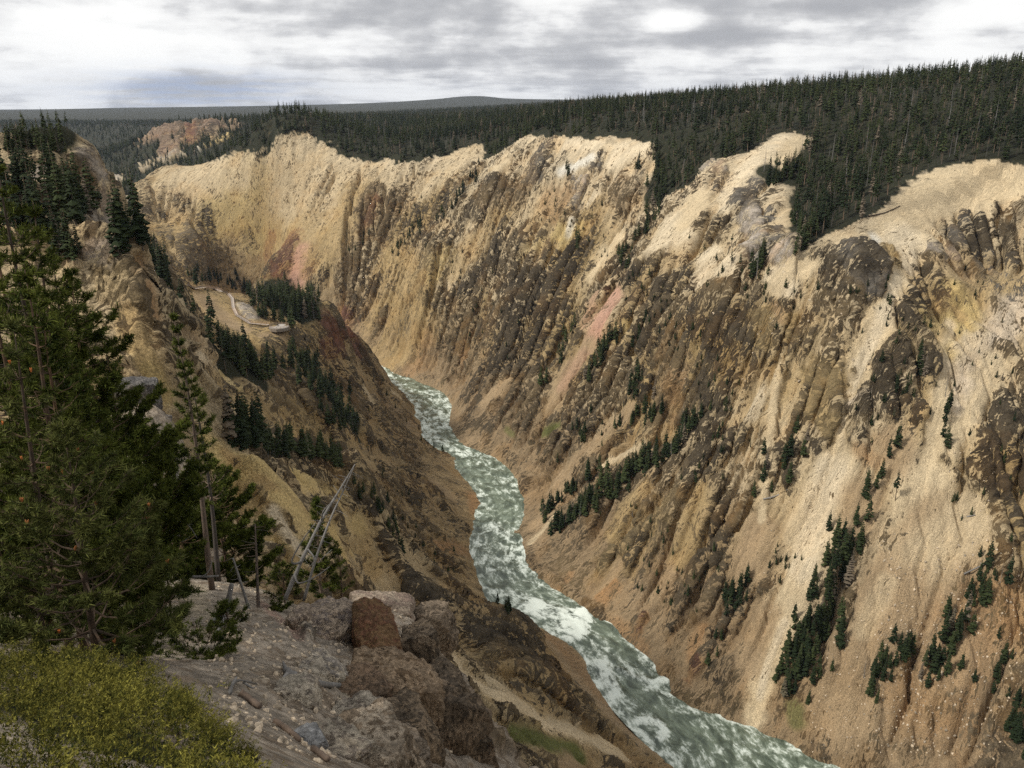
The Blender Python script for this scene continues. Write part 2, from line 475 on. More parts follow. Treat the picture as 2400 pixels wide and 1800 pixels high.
# ------------------------------------------------------------------ what the walls are made of
# name: (scree colour, rock share, rock colour, height per radius, smoothness)
CREAM, PALE, WHITE = (.54, .435, .28), (.62, .52, .365), (.62, .58, .49)
OCHRE, YEL, TAN, ORNG = (.40, .29, .14), (.53, .405, .18), (.33, .24, .142), (.34, .205, .10)
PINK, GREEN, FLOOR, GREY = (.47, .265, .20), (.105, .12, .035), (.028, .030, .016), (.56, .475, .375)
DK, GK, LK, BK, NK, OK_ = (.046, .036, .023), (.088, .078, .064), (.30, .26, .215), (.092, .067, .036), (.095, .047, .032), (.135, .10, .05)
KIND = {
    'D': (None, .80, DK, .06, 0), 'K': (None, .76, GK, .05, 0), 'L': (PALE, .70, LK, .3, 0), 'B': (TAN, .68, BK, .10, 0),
    'N': (ORNG, .70, NK, .10, 0), 'V': (OCHRE, .60, OK_, .10, 0), 'd': (None, .72, DK, .08, 0),
    'C': (CREAM, -.45, None, -.16, 1), 'c': (CREAM, .12, None, 0, .3), 'p': (PALE, -.12, None, -.05, .8), 'W': (WHITE, -.2, None, 0, .8),
    'Y': (YEL, .14, None, 0, .5), 'y': (OCHRE, .08, BK, 0, .5), 'O': (ORNG, .25, BK, 0, .4), 'P': (PINK, -.3, None, -.1, .9),
    'T': (TAN, -.35, None, -.1, .9), 'G': (GREEN, -.3, None, 0, .9), 'F': (FLOOR, -.4, None, 0, .6), 'E': (GREY, .12, None, 0, .6),
    'q': ((.52, .39, .175), -.35, None, 0, .9),
    'R': ((.27, .19, .13), .45, (.085, .058, .042), 0, 0),
    'U': (None, .56, (.10, .078, .05), .0, 0),
}
STROKES = """
c 80 .7|450,430 560,450 640,470
c 70 .7|740,420 820,430 800,520
y 70 .6|620,560 540,520
c 50 .6|920,430 980,450
y 75 .7|660,450 640,520 700,560
c 70 .8|700,380 690,450
Y 60 .5|560,430 520,520 600,600
c 40 .8|416,402 480,420 560,410
d 24 .8|344,500 380,525 398,570
U 45 .9|440,545 488,634 420,610
B 40 .7|543,598 500,660 600,640
D 20 .9|481,500 478,530
D 16 .8|575,554 580,580
D 15 .7|412,460 434,489
N 16 .8|637,562 628,600
D 22 .8|640,616 632,650
N 28 .8|680,562 672,600 660,640
P 22 .8|712,590 700,650 680,690
N 16 .8|740,585 725,640
O 25 .6|600,700 660,690
y 55 .8|836,470 800,540 760,600
B 26 .8|872,453 854,562 822,640
N 16 .5|880,470 860,520
d 18 .8|760,640 730,690
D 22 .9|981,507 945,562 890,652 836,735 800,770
B 24 .6|930,470 900,560
y 60 .8|927,616 980,670 900,740
y 45 .6|1180,500 1120,570 1080,620
c 34 .7|1240,480 1200,540
y 40 .5|1400,480 1370,540
c 30 .6|1500,500 1460,540
c 40 .6|1600,620 1560,650
V 50 .5|1020,620 980,740 950,820
Y 24 .5|1040,600 1020,660
y 45 .6|1000,760 940,830 880,820
U 20 .8|960,760 925,840
B 16 .8|900,740 870,800
O 22 .5|1000,800 960,870
c 30 .9|1053,381 1107,358 1060,400
c 22 .8|1017,424 1000,450
p 16 .9|1154,402 1125,430
C 22 .9|1178,385 1140,410
K 30 .9|1270,352 1252,402 1256,431
c 18 .7|1227,402 1220,440
K 20 .8|1400,381 1396,400
W 15 1|1385,375 1350,392 1318,405
p 26 1|1451,355 1505,352 1440,375
p 18 .9|1400,345 1330,340
p 14 .8|1397,453 1380,480
L 20 .7|1360,431 1353,489
d 22 .8|1125,424 1180,435
B 34 .8|1136,467 1180,458 1215,455
D 22 .8|1100,489 1120,510
D 26 .8|1046,460 1031,507
O 34 .55|1324,460 1313,507 1290,470
B 32 .6|1487,453 1469,475 1440,440
Y 26 .8|1306,543 1324,560 1350,548
W 12 .7|1340,520 1335,550
C 20 .9|1451,562 1415,616 1386,652
p 34 .9|1578,525 1541,580 1600,560
Y 20 .5|1260,570 1220,600
D 26 .9|1469,616 1451,670 1480,640
D 26 .9|1342,598 1350,640
d 26 .8|1180,545 1160,580
D 24 .9|1162,598 1130,640 1096,688
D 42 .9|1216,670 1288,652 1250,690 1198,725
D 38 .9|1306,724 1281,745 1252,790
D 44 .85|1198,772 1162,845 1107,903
B 28 .8|1115,740 1075,808 1066,885
O 18 .6|1100,790 1085,840
D 28 .9|1227,840 1200,860
D 28 .85|1136,935 1107,971
D 24 .8|1078,1007 1120,1000 1162,990
T 22 .8|1180,900 1140,940
d 16 .9|1180,1062 1220,1100 1232,1150
P 30 .8|1433,700 1405,765 1388,808
P 20 .45|1395,700 1370,760
c 10 .6|1450,720 1420,790
N 8 .5|1425,690 1400,740
Y 14 .7|1470,760 1440,800
T 36 .95|1379,827 1324,885 1300,940
P 26 .3|1365,850 1320,900
G 13 .9|1308,997 1272,1018
G 8 .7|1200,1020 1190,1010
T 30 .9|1385,1044 1306,1134
C 13 .8|1505,1044 1415,1090
O 12 .9|1418,1130 1395,1160
T 26 .9|1330,1130 1260,1230
C 10 .8|1300,1205 1245,1275
B 52 .8|1560,808 1578,881 1552,953
D 34 .8|1552,688 1541,761 1520,800
D 22 .8|1487,881 1500,920
O 30 .4|1580,900 1590,960
T 24 .9|1480,960 1420,1010
V 50 .6|1560,1180 1480,1260 1420,1330
y 30 .7|1500,1150 1440,1240
d 16 .8|1500,1270 1480,1330
d 16 .8|1560,1330 1530,1400
T 20 .9|1450,1330 1400,1400
T 22 .9|1600,1310 1540,1400
O 18 .8|1440,1380 1400,1420
O 12 .7|1340,1350 1300,1400
d 20 .8|1600,1400 1570,1470
K 20 .9|1695,450 1700,425
p 40 .95|1846,330 1800,360 1760,400
p 28 .95|1740,420 1700,480
C 30 .9|1640,470 1610,520
L 18 .6|1690,400 1660,390
C 24 .9|1880,330 1830,390
K 22 .9|1766,436 1735,470
K 20 .8|1727,462 1755,509
K 20 .9|1799,498 1820,516
L 24 .9|1752,516 1770,560 1774,606
K 20 .9|1817,516 1824,570
C 30 .95|1900,440 1870,480 1840,530
L 24 .95|1835,588 1846,624
p 34 .95|1660,600 1640,650 1700,620
p 22 .9|1800,640 1850,680
C 26 .9|1868,625 1820,670
d 20 .8|1620,680 1600,640
O 14 .6|1820,720 1840,750
C 30 .95|1962,565 1930,600 1890,620
W 16 1|2050,560 2060,585
C 60 1|2240,430 2170,480 2110,540
C 50 1|2340,430 2280,470
p 40 1|2120,560 2110,610
C 40 1|2300,410 2390,430
D 34 .9|1944,588 1955,625 1962,660
K 36 .95|2000,588 2034,642 2052,679
D 28 .9|2040,590 2020,630
V 18 .9|2081,588 2100,635
K 22 .85|2211,534 2233,570
K 20 .8|2251,516 2270,530
D 26 .9|2305,534 2287,613
D 20 .9|2345,498 2352,570
D 24 .9|2378,588 2381,640
B 20 .7|2260,640 2320,640
L 24 .7|2190,590 2230,600
D 30 .9|2164,664 2197,686 2140,690
K 34 .9|2323,635 2360,693 2390,680
Y 36 .8|2240,690 2270,740 2230,760
Y 20 .6|2150,730 2180,760
E 40 .7|2380,720 2340,780
O 16 .4|2240,735 2250,750
C 24 1|2110,650 2080,720 2040,790
C 30 1|2060,760 2030,830 2010,890
p 13 1|2105,655 2070,730 2030,830 1995,905 1975,1000
E 12 .8|2040,930 1990,960
D 28 .9|1625,736 1630,780
D 36 .9|1690,772 1685,800
D 32 .9|1745,747 1745,816
V 24 .9|1788,743 1802,808
V 16 .9|1860,750 1850,800
D 26 .9|1654,892 1660,930
d 26 .9|1708,888 1690,953
D 26 .8|1690,960 1650,1000
C 12 .9|1830,860 1812,920 1806,1000 1800,1100
p 18 .8|1790,920 1760,970
V 38 .9|1911,874 1943,899 1918,953 1947,1007
D 20 .95|1918,1043 1925,1060
D 42 .95|2095,845 2070,924 2106,971
D 26 .9|2034,931 2020,960
D 26 .9|2171,845 2186,917
D 28 .9|2135,765 2120,729 2160,700
D 26 .95|2016,1036 2052,1036
O 18 .6|2010,1060 2050,1080
D 16 .9|2150,989 2150,1090
D 30 .9|1690,1043 1636,1062 1650,1110
D 12 .9|1831,1015 1822,1060
D 16 .9|1862,1040 1850,1140
T 40 .9|2090,1030 2110,1090
D 46 .95|2360,953 2341,1007 2323,1062 2352,1152
D 46 .95|2400,1000 2396,1100
D 28 .9|2378,1206 2350,1170
C 14 1|2222,760 2216,850 2205,930
C 18 1|2205,930 2190,1010 2170,1100
Y 24 .7|2290,780 2240,830
E 40 .6|2300,800 2270,880
C 30 .9|2330,850 2270,950 2240,1040
E 16 .5|2260,900 2240,960
C 12 1|1972,1010 1968,1060
C 36,60 1|1965,1080 1935,1160 1910,1240
C 52,44 1|1910,1240 1880,1340 1840,1440
p 36,30 .9|1950,1110 1915,1230 1880,1340
C 34,22 1|1835,1450 1800,1560 1765,1690
T 30 .8|1800,1440 1760,1560
p 8 1|1840,1460 1800,1560 1780,1640
C 40,75 1|2180,1120 2160,1180 2230,1230
T 75 1|2215,1250 2160,1340 2110,1400
C 50 .8|2260,1230 2160,1330
T 70 .9|2120,1400 2040,1530 1970,1660
C 20 .6|2080,1370 2020,1480
T 45 .9|2020,1160 2010,1230
T 40 .8|1790,1250 1760,1330
T 28 .9|1770,1230 1740,1340
C 10 .9|1795,1120 1785,1220
y 34 .8|1640,1160 1620,1240 1600,1300
d 26 .9|1730,1170 1690,1230 1680,1290
O 16 .7|1650,1480 1620,1540
d 30 .7|1720,1420 1690,1500
O 70 .75|2330,1400 2280,1500 2180,1640
T 60 .6|2240,1530 2150,1660
U 50 .8|2323,1743 2250,1700
d 26 .7|1636,1562 1690,1580
B 16 .9|1280,1345 1330,1390 1400,1425
O 8 .9|1400,1400 1440,1365
D 14 .9|1400,1440 1440,1470 1490,1510
N 9 .9|1490,1495 1515,1450
N 14 .8|1640,1560 1600,1610
B 20 .9|1560,1580 1600,1630 1660,1650
D 12 .8|1240,1290 1255,1340
U 22 .7|1480,1500 1560,1560
O 26 .6|1440,1470 1500,1530
G 18 .7|1860,1660 1870,1690
N 26 .95|800,745 815,790 840,830
N 30 .95|770,760 790,800 760,850
D 22 .9|850,830 872,860
D 26 .9|800,880 840,900
C 14 .8|858,915 870,940
C 8 .9|920,920 940,935
B 30 .9|818,920 840,950
B 30 .8|908,953 945,989
B 26 .8|963,1044 974,1098
T 30 .7|1000,1130 1040,1160
O 20 .9|1107,1165 1118,1206
D 18 .8|1050,1206 1089,1243
O 26 .9|1035,1279 1082,1293
d 22 .8|956,1116 970,1188
d 40 .85|830,1180 870,1230 905,1290
D 40 .9|908,1272 950,1340 985,1390
D 50 .9|1017,1417 1060,1450 1125,1489
D 45 .9|1125,1489 1180,1500 1240,1540
D 22 .9|1210,1450 1245,1500 1290,1580
y 36 .8|854,1254 830,1300 870,1330
y 30 .7|880,1430 860,1380
V 40 .8|700,1330 760,1380
p 14 .8|470,835 500,870 540,900
y 40 .8|500,900 600,955 690,1010
V 34 .6|620,900 670,950 720,990
y 34 .5|520,930 600,990
B 26 .7|560,860 620,890 690,930
q 48 1|480,1050 540,1085 620,1150
q 40 .9|700,1130 790,1200
q 66 1|600,1100 700,1190 780,1265
Y 26 .7|700,1110 790,1160
d 14 .9|540,1030 620,1052 730,1075 800,1100
q 30 .9|640,1290 680,1340
q 28 .8|840,1230 820,1290
Y 20 .7|520,880 560,930
d 26 .8|740,900 780,960 820,1010
F 30 .8|720,850 770,910
O 14 .45|530,1060 620,1140 740,1230
V 26 .8|590,1170 660,1220
p 16 .9|640,1200 680,1260 720,1310
V 26 .6|780,1110 860,1150
C 20,34 1|1053,1540 1089,1580 1198,1645 1343,1714 1451,1761
C 30 .9|1150,1600 1250,1670
G 26 .95|1125,1663 1216,1717 1288,1743 1350,1765
T 60 .95|1270,1489 1343,1562 1415,1652 1523,1743
O 30 .5|1300,1500 1380,1600 1480,1700 1560,1770
U 20 .8|1350,1610 1400,1690 1470,1740
T 40 .9|1200,1790 1350,1800
B 26 .9|1100,1760 1200,1790
L 40 .7|120,430 180,470 230,520
L 22 .8|190,370 225,420
L 16 .7|270,430 285,470
O 12 .6|185,440 190,470
L 24 .8|225,600 270,605
c 44 .75|240,640 280,720 310,800
Y 26 .6|330,830 390,930
V 34 .5|260,640 300,720 330,800
O 20 .8|325,620 345,690 362,742
y 30 .8|300,760 340,840 380,920
Y 20 .7|350,870 390,930
T 26 .95|480,700 520,750 560,775
T 12 .9|430,780 470,810
T 14 .9|620,790 660,790
L 16 .7|570,720 590,745
R 60 .95|480,305 430,300 390,310
R 24 .9|370,335 400,360
d 12 .9|432,296 428,330
d 10 .9|470,293 468,330
D 12 .8|500,300 498,330
N 12 .9|450,300 452,335
F 24 .9|345,380 360,345 335,350
F 20 .9|400,385 450,370 480,375
L 24 .5|340,400 420,370
Y 9 .9|540,318 510,335 480,350
W 6 .8|480,352 460,365
F 60 .9|60,290 100,310
F 50 .9|640,700 700,720
F 50 .8|500,830 600,880
F 30 .8|800,960 830,1020
F 26 .8|560,1030 640,1060
F 40 .9|1600,370 1560,420 1545,460
F 40 .9|1930,350 1900,450 1890,540
F 26 .8|1860,430 1800,400
E 60 .9|480,1560 560,1620 640,1700
F 130 .9|60,1640 250,1720 430,1795
E 40 .9|470,1400 560,1500
P 14 .6|620,1420 700,1500
p 26 .7|450,1380 480,1450
L 30 .6|720,1560 800,1640
W 20 .5|760,1600 740,1560
K 26 .8|700,1480 720,1500
D 40 .8|1000,1620 1060,1700
B 40 .6|900,1700 960,1760
Y 14 .5|880,1740 860,1640
"""


def parse_strokes():
    out = []
    for ln in STROKES.strip().splitlines():
        head, pts = ln.split('|')
        k, r, o = head.split()
        r = [float(v) for v in r.split(',')]
        out.append((k, r[0], r[1] if len(r) > 1 else None, float(o), [tuple(float(c) for c in p.split(',')) for p in pts.split()]))
    return out


SL = parse_strokes()
base = Field(RR, XB, YB, ZB)

# river arc-length / distance coordinates, for fluting that runs down the walls
CL = np.array([(LB[min(int(t * (len(LB) - 1)), len(LB) - 1)] + RB[min(int(t * (len(RB) - 1)), len(RB) - 1)]) / 2 for t in np.linspace(0, 1, 50)])[:, :2]
CS = np.concatenate([[0], np.cumsum(np.linalg.norm(np.diff(CL, axis=0), axis=1))])


CLp = np.pad(CL, ((6, 6), (0, 0)), mode='edge')
CLS = sum(CLp[t:t + len(CL)] for t in range(13)) / 13
ts_ = np.concatenate([[0], np.cumsum(np.linalg.norm(np.diff(CLS, axis=0), axis=1))])
tq_ = np.linspace(-300, ts_[-1] + 300, 260)
e0, e1 = (CLS[0] - CLS[3]), (CLS[-1] - CLS[-4])
e0, e1 = e0 / np.linalg.norm(e0), e1 / np.linalg.norm(e1)
CLQ = np.stack([np.interp(tq_, ts_, CLS[:, k]) for k in (0, 1)], 1) + np.maximum(-tq_, 0)[:, None] * e0 + np.maximum(tq_ - ts_[-1], 0)[:, None] * e1


def river_uv(x, y):
    """distance along the smoothed river and distance from it"""
    q = np.stack([x.ravel(), y.ravel()], 1)
    u = np.empty(len(q))
    v = np.empty(len(q))
    for s0 in range(0, len(q), 20000):
        k = q[s0:s0 + 20000]
        d2 = (k[:, 0:1] - CLQ[None, :, 0]) ** 2 + (k[:, 1:2] - CLQ[None, :, 1]) ** 2
        j = np.clip(d2.argmin(1), 1, len(CLQ) - 2)
        tg = CLQ[j + 1] - CLQ[j - 1]
        L2 = (tg ** 2).sum(1)
        f = np.clip(((k - CLQ[j]) * tg).sum(1) / L2, -.5, .5)
        u[s0:s0 + 20000] = tq_[j] + f * (tq_[j + 1] - tq_[j - 1])
        v[s0:s0 + 20000] = np.sqrt(d2.min(1))
    return u.reshape(x.shape), v.reshape(x.shape)


cu, cv = river_uv(XB[np.ix_(ri, ci)], YB[np.ix_(ri, ci)])


def up(a):
    t = np.empty((len(ri), NC))
    for k in range(len(ri)):
        t[k] = np.interp(np.arange(NC), ci, a[k])
    i = np.interp(np.arange(NRB), ri, np.arange(len(ri)))
    i0 = np.minimum(i.astype(int), len(ri) - 2)
    f = (i - i0)[:, None]
    return t[i0] * (1 - f) + t[i0 + 1] * f


UB, VB = up(cu), up(cv)
gr = np.gradient(zc, axis=0) / np.gradient(np.repeat(RR[ri][:, None], len(ci), 1), axis=0)
ga = np.gradient(zc, axis=1) / np.maximum(RR[ri][:, None] * np.gradient(AZ[ci])[None], 1e-6)
SLB = up(np.clip(np.hypot(gr, ga), 0, 3))
CANYON = sstep(SLB, .30, .62) * sstep(VB, 14, 40) * (1 - sstep(VB, 330, 420)) * sstep(XB ** 2 + YB ** 2, 60 ** 2, 110 ** 2)

H = np.zeros_like(ZB)
SM = np.zeros_like(ZB)
for k, r1, r2, op, pts in SL:
    _, _, _, hf, smv = KIND[k]
    L, rad = anchor(base, pts, r1, r2)
    if len(L) == 0:
        continue
    c0, c1, ra, rb = columns_near(L, rad.max() * 1.6)
    i0, i1 = np.searchsorted(RR, max(ra, .6)), np.searchsorted(RR, rb)
    if i1 <= i0 or c1 <= c0:
        continue
    sub = np.s_[i0:i1, c0:c1]
    q = np.stack([XB[sub].ravel(), YB[sub].ravel(), ZB[sub].ravel()], 1)
    w = (1 - sstep(seg_dist(q, L, rad), .35, 1.45)).reshape(i1 - i0, c1 - c0)
    H[sub] += w * hf * rad.mean() * op
    SM[sub] = SM[sub] * (1 - w) + w * smv * op
    SM[sub] = np.clip(SM[sub], 0, 1)
print('strokes A', time.time() - T0)

# gullies: let water cut the walls (stream-power erosion on a square lattice), keep the overall form
CELL = 1.75
EX, EY = np.arange(-560, 470, CELL), np.arange(70, 1200, CELL)
GX, GY = np.meshgrid(EX, EY)
gz0 = base_z(np.stack([GX[::2, ::2].ravel(), GY[::2, ::2].ravel()], 1)).reshape(GX[::2, ::2].shape)


def grid_up(a, shape):
    i = np.clip(np.arange(shape[0]) / 2, 0, a.shape[0] - 1.001)
    j = np.clip(np.arange(shape[1]) / 2, 0, a.shape[1] - 1.001)
    i0, j0 = i.astype(int), j.astype(int)
    fi, fj = (i - i0)[:, None], (j - j0)[None]
    return (a[i0][:, j0] * (1 - fi) + a[i0 + 1][:, j0] * fi) * (1 - fj) + (a[i0][:, j0 + 1] * (1 - fi) + a[i0 + 1][:, j0 + 1] * fi) * fj


def blur2(a, sig):
    n = int(sig * 2.5) + 1
    k = np.exp(-.5 * (np.arange(-n, n + 1) / sig) ** 2)
    k /= k.sum()
    for ax in (0, 1):
        p_ = np.pad(a, [(n, n) if ax == q else (0, 0) for q in (0, 1)], mode='edge')
        a = sum(k[t] * (p_[t:t + a.shape[0]] if ax == 0 else p_[:, t:t + a.shape[1]]) for t in range(2 * n + 1))
    return a


gz = grid_up(gz0, GX.shape)
pa = np.arctan2(GX, GY)
pr = np.hypot(GX, GY)
pj = np.clip(np.searchsorted(AZ, pa), 0, NC - 1)
pi_ = np.clip(np.searchsorted(RR, pr), 0, NRB - 1)
gz += H[pi_, pj] * 1.3
g3 = np.stack([GX.ravel(), GY.ravel(), gz.ravel()], 1)
gz_base = gz.copy()
wob = (gnoise(g3 / 70., 5) * 7 + gnoise(g3 / 26., 6) * 3.2 + gnoise(g3 / 9., 7) * 1.4).reshape(GX.shape)
gz = gz + wob + RNG.normal(0, .14, gz.shape)
gcan = CANYON[pi_, pj] * (1 - .93 * SM[pi_, pj])
fixed = gz_base < ZR + .6
hh, ww = gz.shape
lin = np.arange(hh * ww).reshape(hh, ww)
OFF = [(dy, dx) for dy in (-1, 0, 1) for dx in (-1, 0, 1) if dy or dx]
A_ = np.ones(hh * ww)
for it in range(24):
    zp = np.pad(gz, 1, mode='edge')
    best = np.zeros((hh, ww))
    rec = lin.copy()
    for dy, dx in OFF:
        sl_ = (gz - zp[1 + dy:1 + dy + hh, 1 + dx:1 + dx + ww]) / (CELL * math.hypot(dy, dx))
        tgt = np.clip(np.arange(hh) + dy, 0, hh - 1)[:, None] * ww + np.clip(np.arange(ww) + dx, 0, ww - 1)[None]
        m = sl_ > best
        best = np.where(m, sl_, best)
        rec = np.where(m, tgt, rec)
    own = (rec == lin).ravel()
    recf = rec.ravel()
    for k in range(50 if it else 200):
        A_ = 1 + np.bincount(recf, weights=np.where(own, 0, A_), minlength=hh * ww)
    S_ = np.minimum(best, 2.5)
    dz = np.minimum(.070 * np.sqrt(np.minimum(A_.reshape(hh, ww) * .53, 900)) * S_ * gcan, .45 * (gz - gz.ravel()[recf].reshape(hh, ww)))
    gz = np.where(fixed, gz, gz - dz)
    zp = np.pad(gz, 1, mode='edge')
    gz += .025 * (zp[:-2, 1:-1] + zp[2:, 1:-1] + zp[1:-1, :-2] + zp[1:-1, 2:] - 4 * gz) * gcan
dlt = gz - gz_base
dlt -= blur2(dlt, 19)
dlt = np.clip(dlt * 1.65, -22, 19)
RIDGE = (gz - blur2(gz, 3.6)) * 1.15
CHAN = np.log(np.maximum(A_.reshape(hh, ww) * .7, 1))


def cart(a, x, y):
    i = np.clip((y - EY[0]) / CELL, 0, hh - 1.001)
    j = np.clip((x - EX[0]) / CELL, 0, ww - 1.001)
    i0, j0 = i.astype(int), j.astype(int)
    fi, fj = i - i0, j - j0
    return (a[i0, j0] * (1 - fi) + a[i0 + 1, j0] * fi) * (1 - fj) + (a[i0, j0 + 1] * (1 - fi) + a[i0 + 1, j0 + 1] * fi) * fj


print('erosion', time.time() - T0, 'delta', dlt.std(), RIDGE.std())
inb = (XB > EX[2]) & (XB < EX[-3]) & (YB > EY[2]) & (YB < EY[-3])
FLUTE = np.zeros_like(ZB)
CHANP = np.zeros_like(ZB)
DL = np.zeros_like(ZB)
DL[inb] = cart(dlt, XB[inb], YB[inb])
FLUTE[inb] = np.clip(cart(RIDGE, XB[inb], YB[inb]) / 1.5, -1.3, 1.3)
CHANP[inb] = cart(CHAN, XB[inb], YB[inb])
LEFTB = XB < np.interp(YB, CL[::-1, 1], CL[::-1, 0])
rimfade = 1 - .80 * sstep(RR[:, None] - np.interp(AZ, RIM_A, RIM_R)[None], -30, -2)
ZB = ZB + H + DL * (1 - .6 * SM) * CANYON * np.where(LEFTB, .62, 1.0) * rimfade
print('relief', time.time() - T0)

# ------------------------------------------------------------------ final lattice: rows spread along each column's profile
NR = 900
tanB = ZB / RR[:, None]
el = np.arctan(tanB)
dr = np.diff(RR)[:, None]
ds = np.sqrt(dr ** 2 + np.diff(ZB, axis=0) ** 2) / np.sqrt(RR[1:, None] ** 2 + ZB[1:] ** 2)
vis = np.diff(np.maximum.accumulate(el, axis=0), axis=0)
rho = 1.0 * vis + 0.16 * ds * (RR[1:, None] < 1500) + 0.05 * ds
rho *= np.where(RR[1:, None] < 4, .25, 1)
# blur across columns so that neighbouring rows stay together
ker = np.exp(-0.5 * (np.arange(-12, 13) / 5.0) ** 2)
ker /= ker.sum()
pad = np.pad(rho, ((0, 0), (12, 12)), mode='edge')
rb_ = np.zeros_like(rho)
for t in range(25):
    rb_ += ker[t] * pad[:, t:t + NC]
rho = rb_
cum = np.vstack([np.zeros((1, NC)), np.cumsum(rho, axis=0)])
cum /= cum[-1]
Rf = np.empty((NR, NC))
Zf = np.empty((NR, NC))
Uf, Vf, Sf, Cf, Ff, SLf, CHf = (np.empty((NR, NC), np.float32) for _ in range(7))
tt = np.linspace(0, 1, NR)
for j in range(NC):
    r = np.interp(tt, cum[:, j], RR)
    Rf[:, j] = r
    Zf[:, j] = np.interp(r, RR, ZB[:, j])
    for dst, src in ((Uf, UB), (Vf, VB), (Sf, SM), (Cf, CANYON), (Ff, FLUTE), (SLf, SLB), (CHf, CHANP)):
        dst[:, j] = np.interp(r, RR, src[:, j])
Xf = Rf * np.sin(AZ)[None]
Yf = Rf * np.cos(AZ)[None]
print('lattice', time.time() - T0)
field = Field(Rf, Xf, Yf, Zf)
PTS = np.stack([Xf.ravel(), Yf.ravel(), Zf.ravel()], 1)
dist = np.linalg.norm(PTS, axis=1)
SHP = (NR, NC)

# --- colours and rock share per vertex
q25, q6 = PTS / 24.0, PTS / 5.5
nA = fbm(q25, 3, 21)
nB = fbm(q6, 3, 31)
nC = fbm(PTS / 1.3, 2, 41)
nL = gnoise(PTS / 90.0, 51)
nAf = nA.reshape(SHP)
warp = (nA * .30 + nB * .35 + nC * .15 * (dist < 150)).reshape(SHP)
tint = np.empty(SHP + (3,), np.float32)
rtint = np.empty(SHP + (3,), np.float32)
rock = np.empty(SHP, np.float32)
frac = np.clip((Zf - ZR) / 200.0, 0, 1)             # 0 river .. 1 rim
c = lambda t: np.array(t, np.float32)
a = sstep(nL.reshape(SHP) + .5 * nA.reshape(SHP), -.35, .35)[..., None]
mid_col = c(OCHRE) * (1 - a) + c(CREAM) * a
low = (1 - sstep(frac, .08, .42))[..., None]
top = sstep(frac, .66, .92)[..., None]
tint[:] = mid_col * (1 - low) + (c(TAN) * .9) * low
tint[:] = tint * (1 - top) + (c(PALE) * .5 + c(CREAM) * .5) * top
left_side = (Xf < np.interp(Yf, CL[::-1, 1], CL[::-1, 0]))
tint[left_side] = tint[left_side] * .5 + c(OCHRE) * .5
b = sstep(nA, -.4, .5).reshape(SHP)[..., None]
rtint[:] = c(BK) * b + c(DK) * 1.15 * (1 - b)
rock[:] = .33 + .44 * Ff - .10 * np.clip(CHf - 2.2, 0, 3) + .10 * nL.reshape(SHP) + .16 * nA.reshape(SHP)
rock -= .24 * top[..., 0]
near = 1 - sstep(dist.reshape(SHP), 60, 100)
tint[:] = tint * (1 - near[..., None]) + c(GREY) * near[..., None]
rtint[:] = rtint * (1 - near[..., None]) + c((.25, .195, .14)) * near[..., None]
rock[:] = rock * (1 - near) + (.20 + .28 * nC.reshape(SHP) + .2 * nB.reshape(SHP) + .22 * sstep(Xf, -5.5, -2.5) * (Rf < 40)) * near
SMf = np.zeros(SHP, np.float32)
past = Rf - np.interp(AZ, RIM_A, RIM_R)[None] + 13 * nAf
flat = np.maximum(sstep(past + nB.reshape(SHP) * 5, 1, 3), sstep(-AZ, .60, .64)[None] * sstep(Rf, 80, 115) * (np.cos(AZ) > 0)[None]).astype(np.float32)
for k, r1, r2, op, pts in SL:
    tc_, rv, rc, hf, smv = KIND[k]
    L, rad = anchor(field, pts, r1, r2)
    if len(L) == 0:
        print('stroke lost', k, pts)
        continue
    reach = rad.max() * 1.9
    c0, c1, ra, rb = columns_near(L, reach)
    Rs = Rf[:, c0:c1]
    m = (Rs > ra) & (Rs < rb)
    if not m.any():
        continue
    q = np.stack([Xf[:, c0:c1][m], Yf[:, c0:c1][m], Zf[:, c0:c1][m]], 1)
    sharp = .5 if k in 'DKLVNB' else .5
    d = seg_dist(q, L, rad) + warp[:, c0:c1][m] * (3.0 if k in 'DKLVNBdUR' else 1.2)
    w = (1 - sstep(d, 1 - sharp, 1 + sharp)) * op
    w3 = w[:, None]
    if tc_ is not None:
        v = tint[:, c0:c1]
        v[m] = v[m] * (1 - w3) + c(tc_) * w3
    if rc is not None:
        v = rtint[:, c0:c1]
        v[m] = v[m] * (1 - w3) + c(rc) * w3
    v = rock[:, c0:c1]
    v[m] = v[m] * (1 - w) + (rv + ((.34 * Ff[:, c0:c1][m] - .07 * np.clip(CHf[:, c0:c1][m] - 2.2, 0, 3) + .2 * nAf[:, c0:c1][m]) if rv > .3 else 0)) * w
    v = SMf[:, c0:c1]
    v[m] = v[m] * (1 - w) + smv * w
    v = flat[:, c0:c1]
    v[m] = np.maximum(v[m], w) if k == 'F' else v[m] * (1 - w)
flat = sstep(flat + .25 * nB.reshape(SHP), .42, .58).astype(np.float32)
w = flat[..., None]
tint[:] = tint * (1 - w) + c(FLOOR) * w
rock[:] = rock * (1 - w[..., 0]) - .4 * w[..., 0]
print('colours', time.time() - T0)

# --- relief along the surface normal
def normals(X, Y, Z):
    p = np.stack([X, Y, Z], -1)
    du = np.gradient(p, axis=1)
    dv = np.gradient(p, axis=0)
    n = np.cross(du, dv)
    return n / np.maximum(np.linalg.norm(n, axis=-1, keepdims=True), 1e-9)


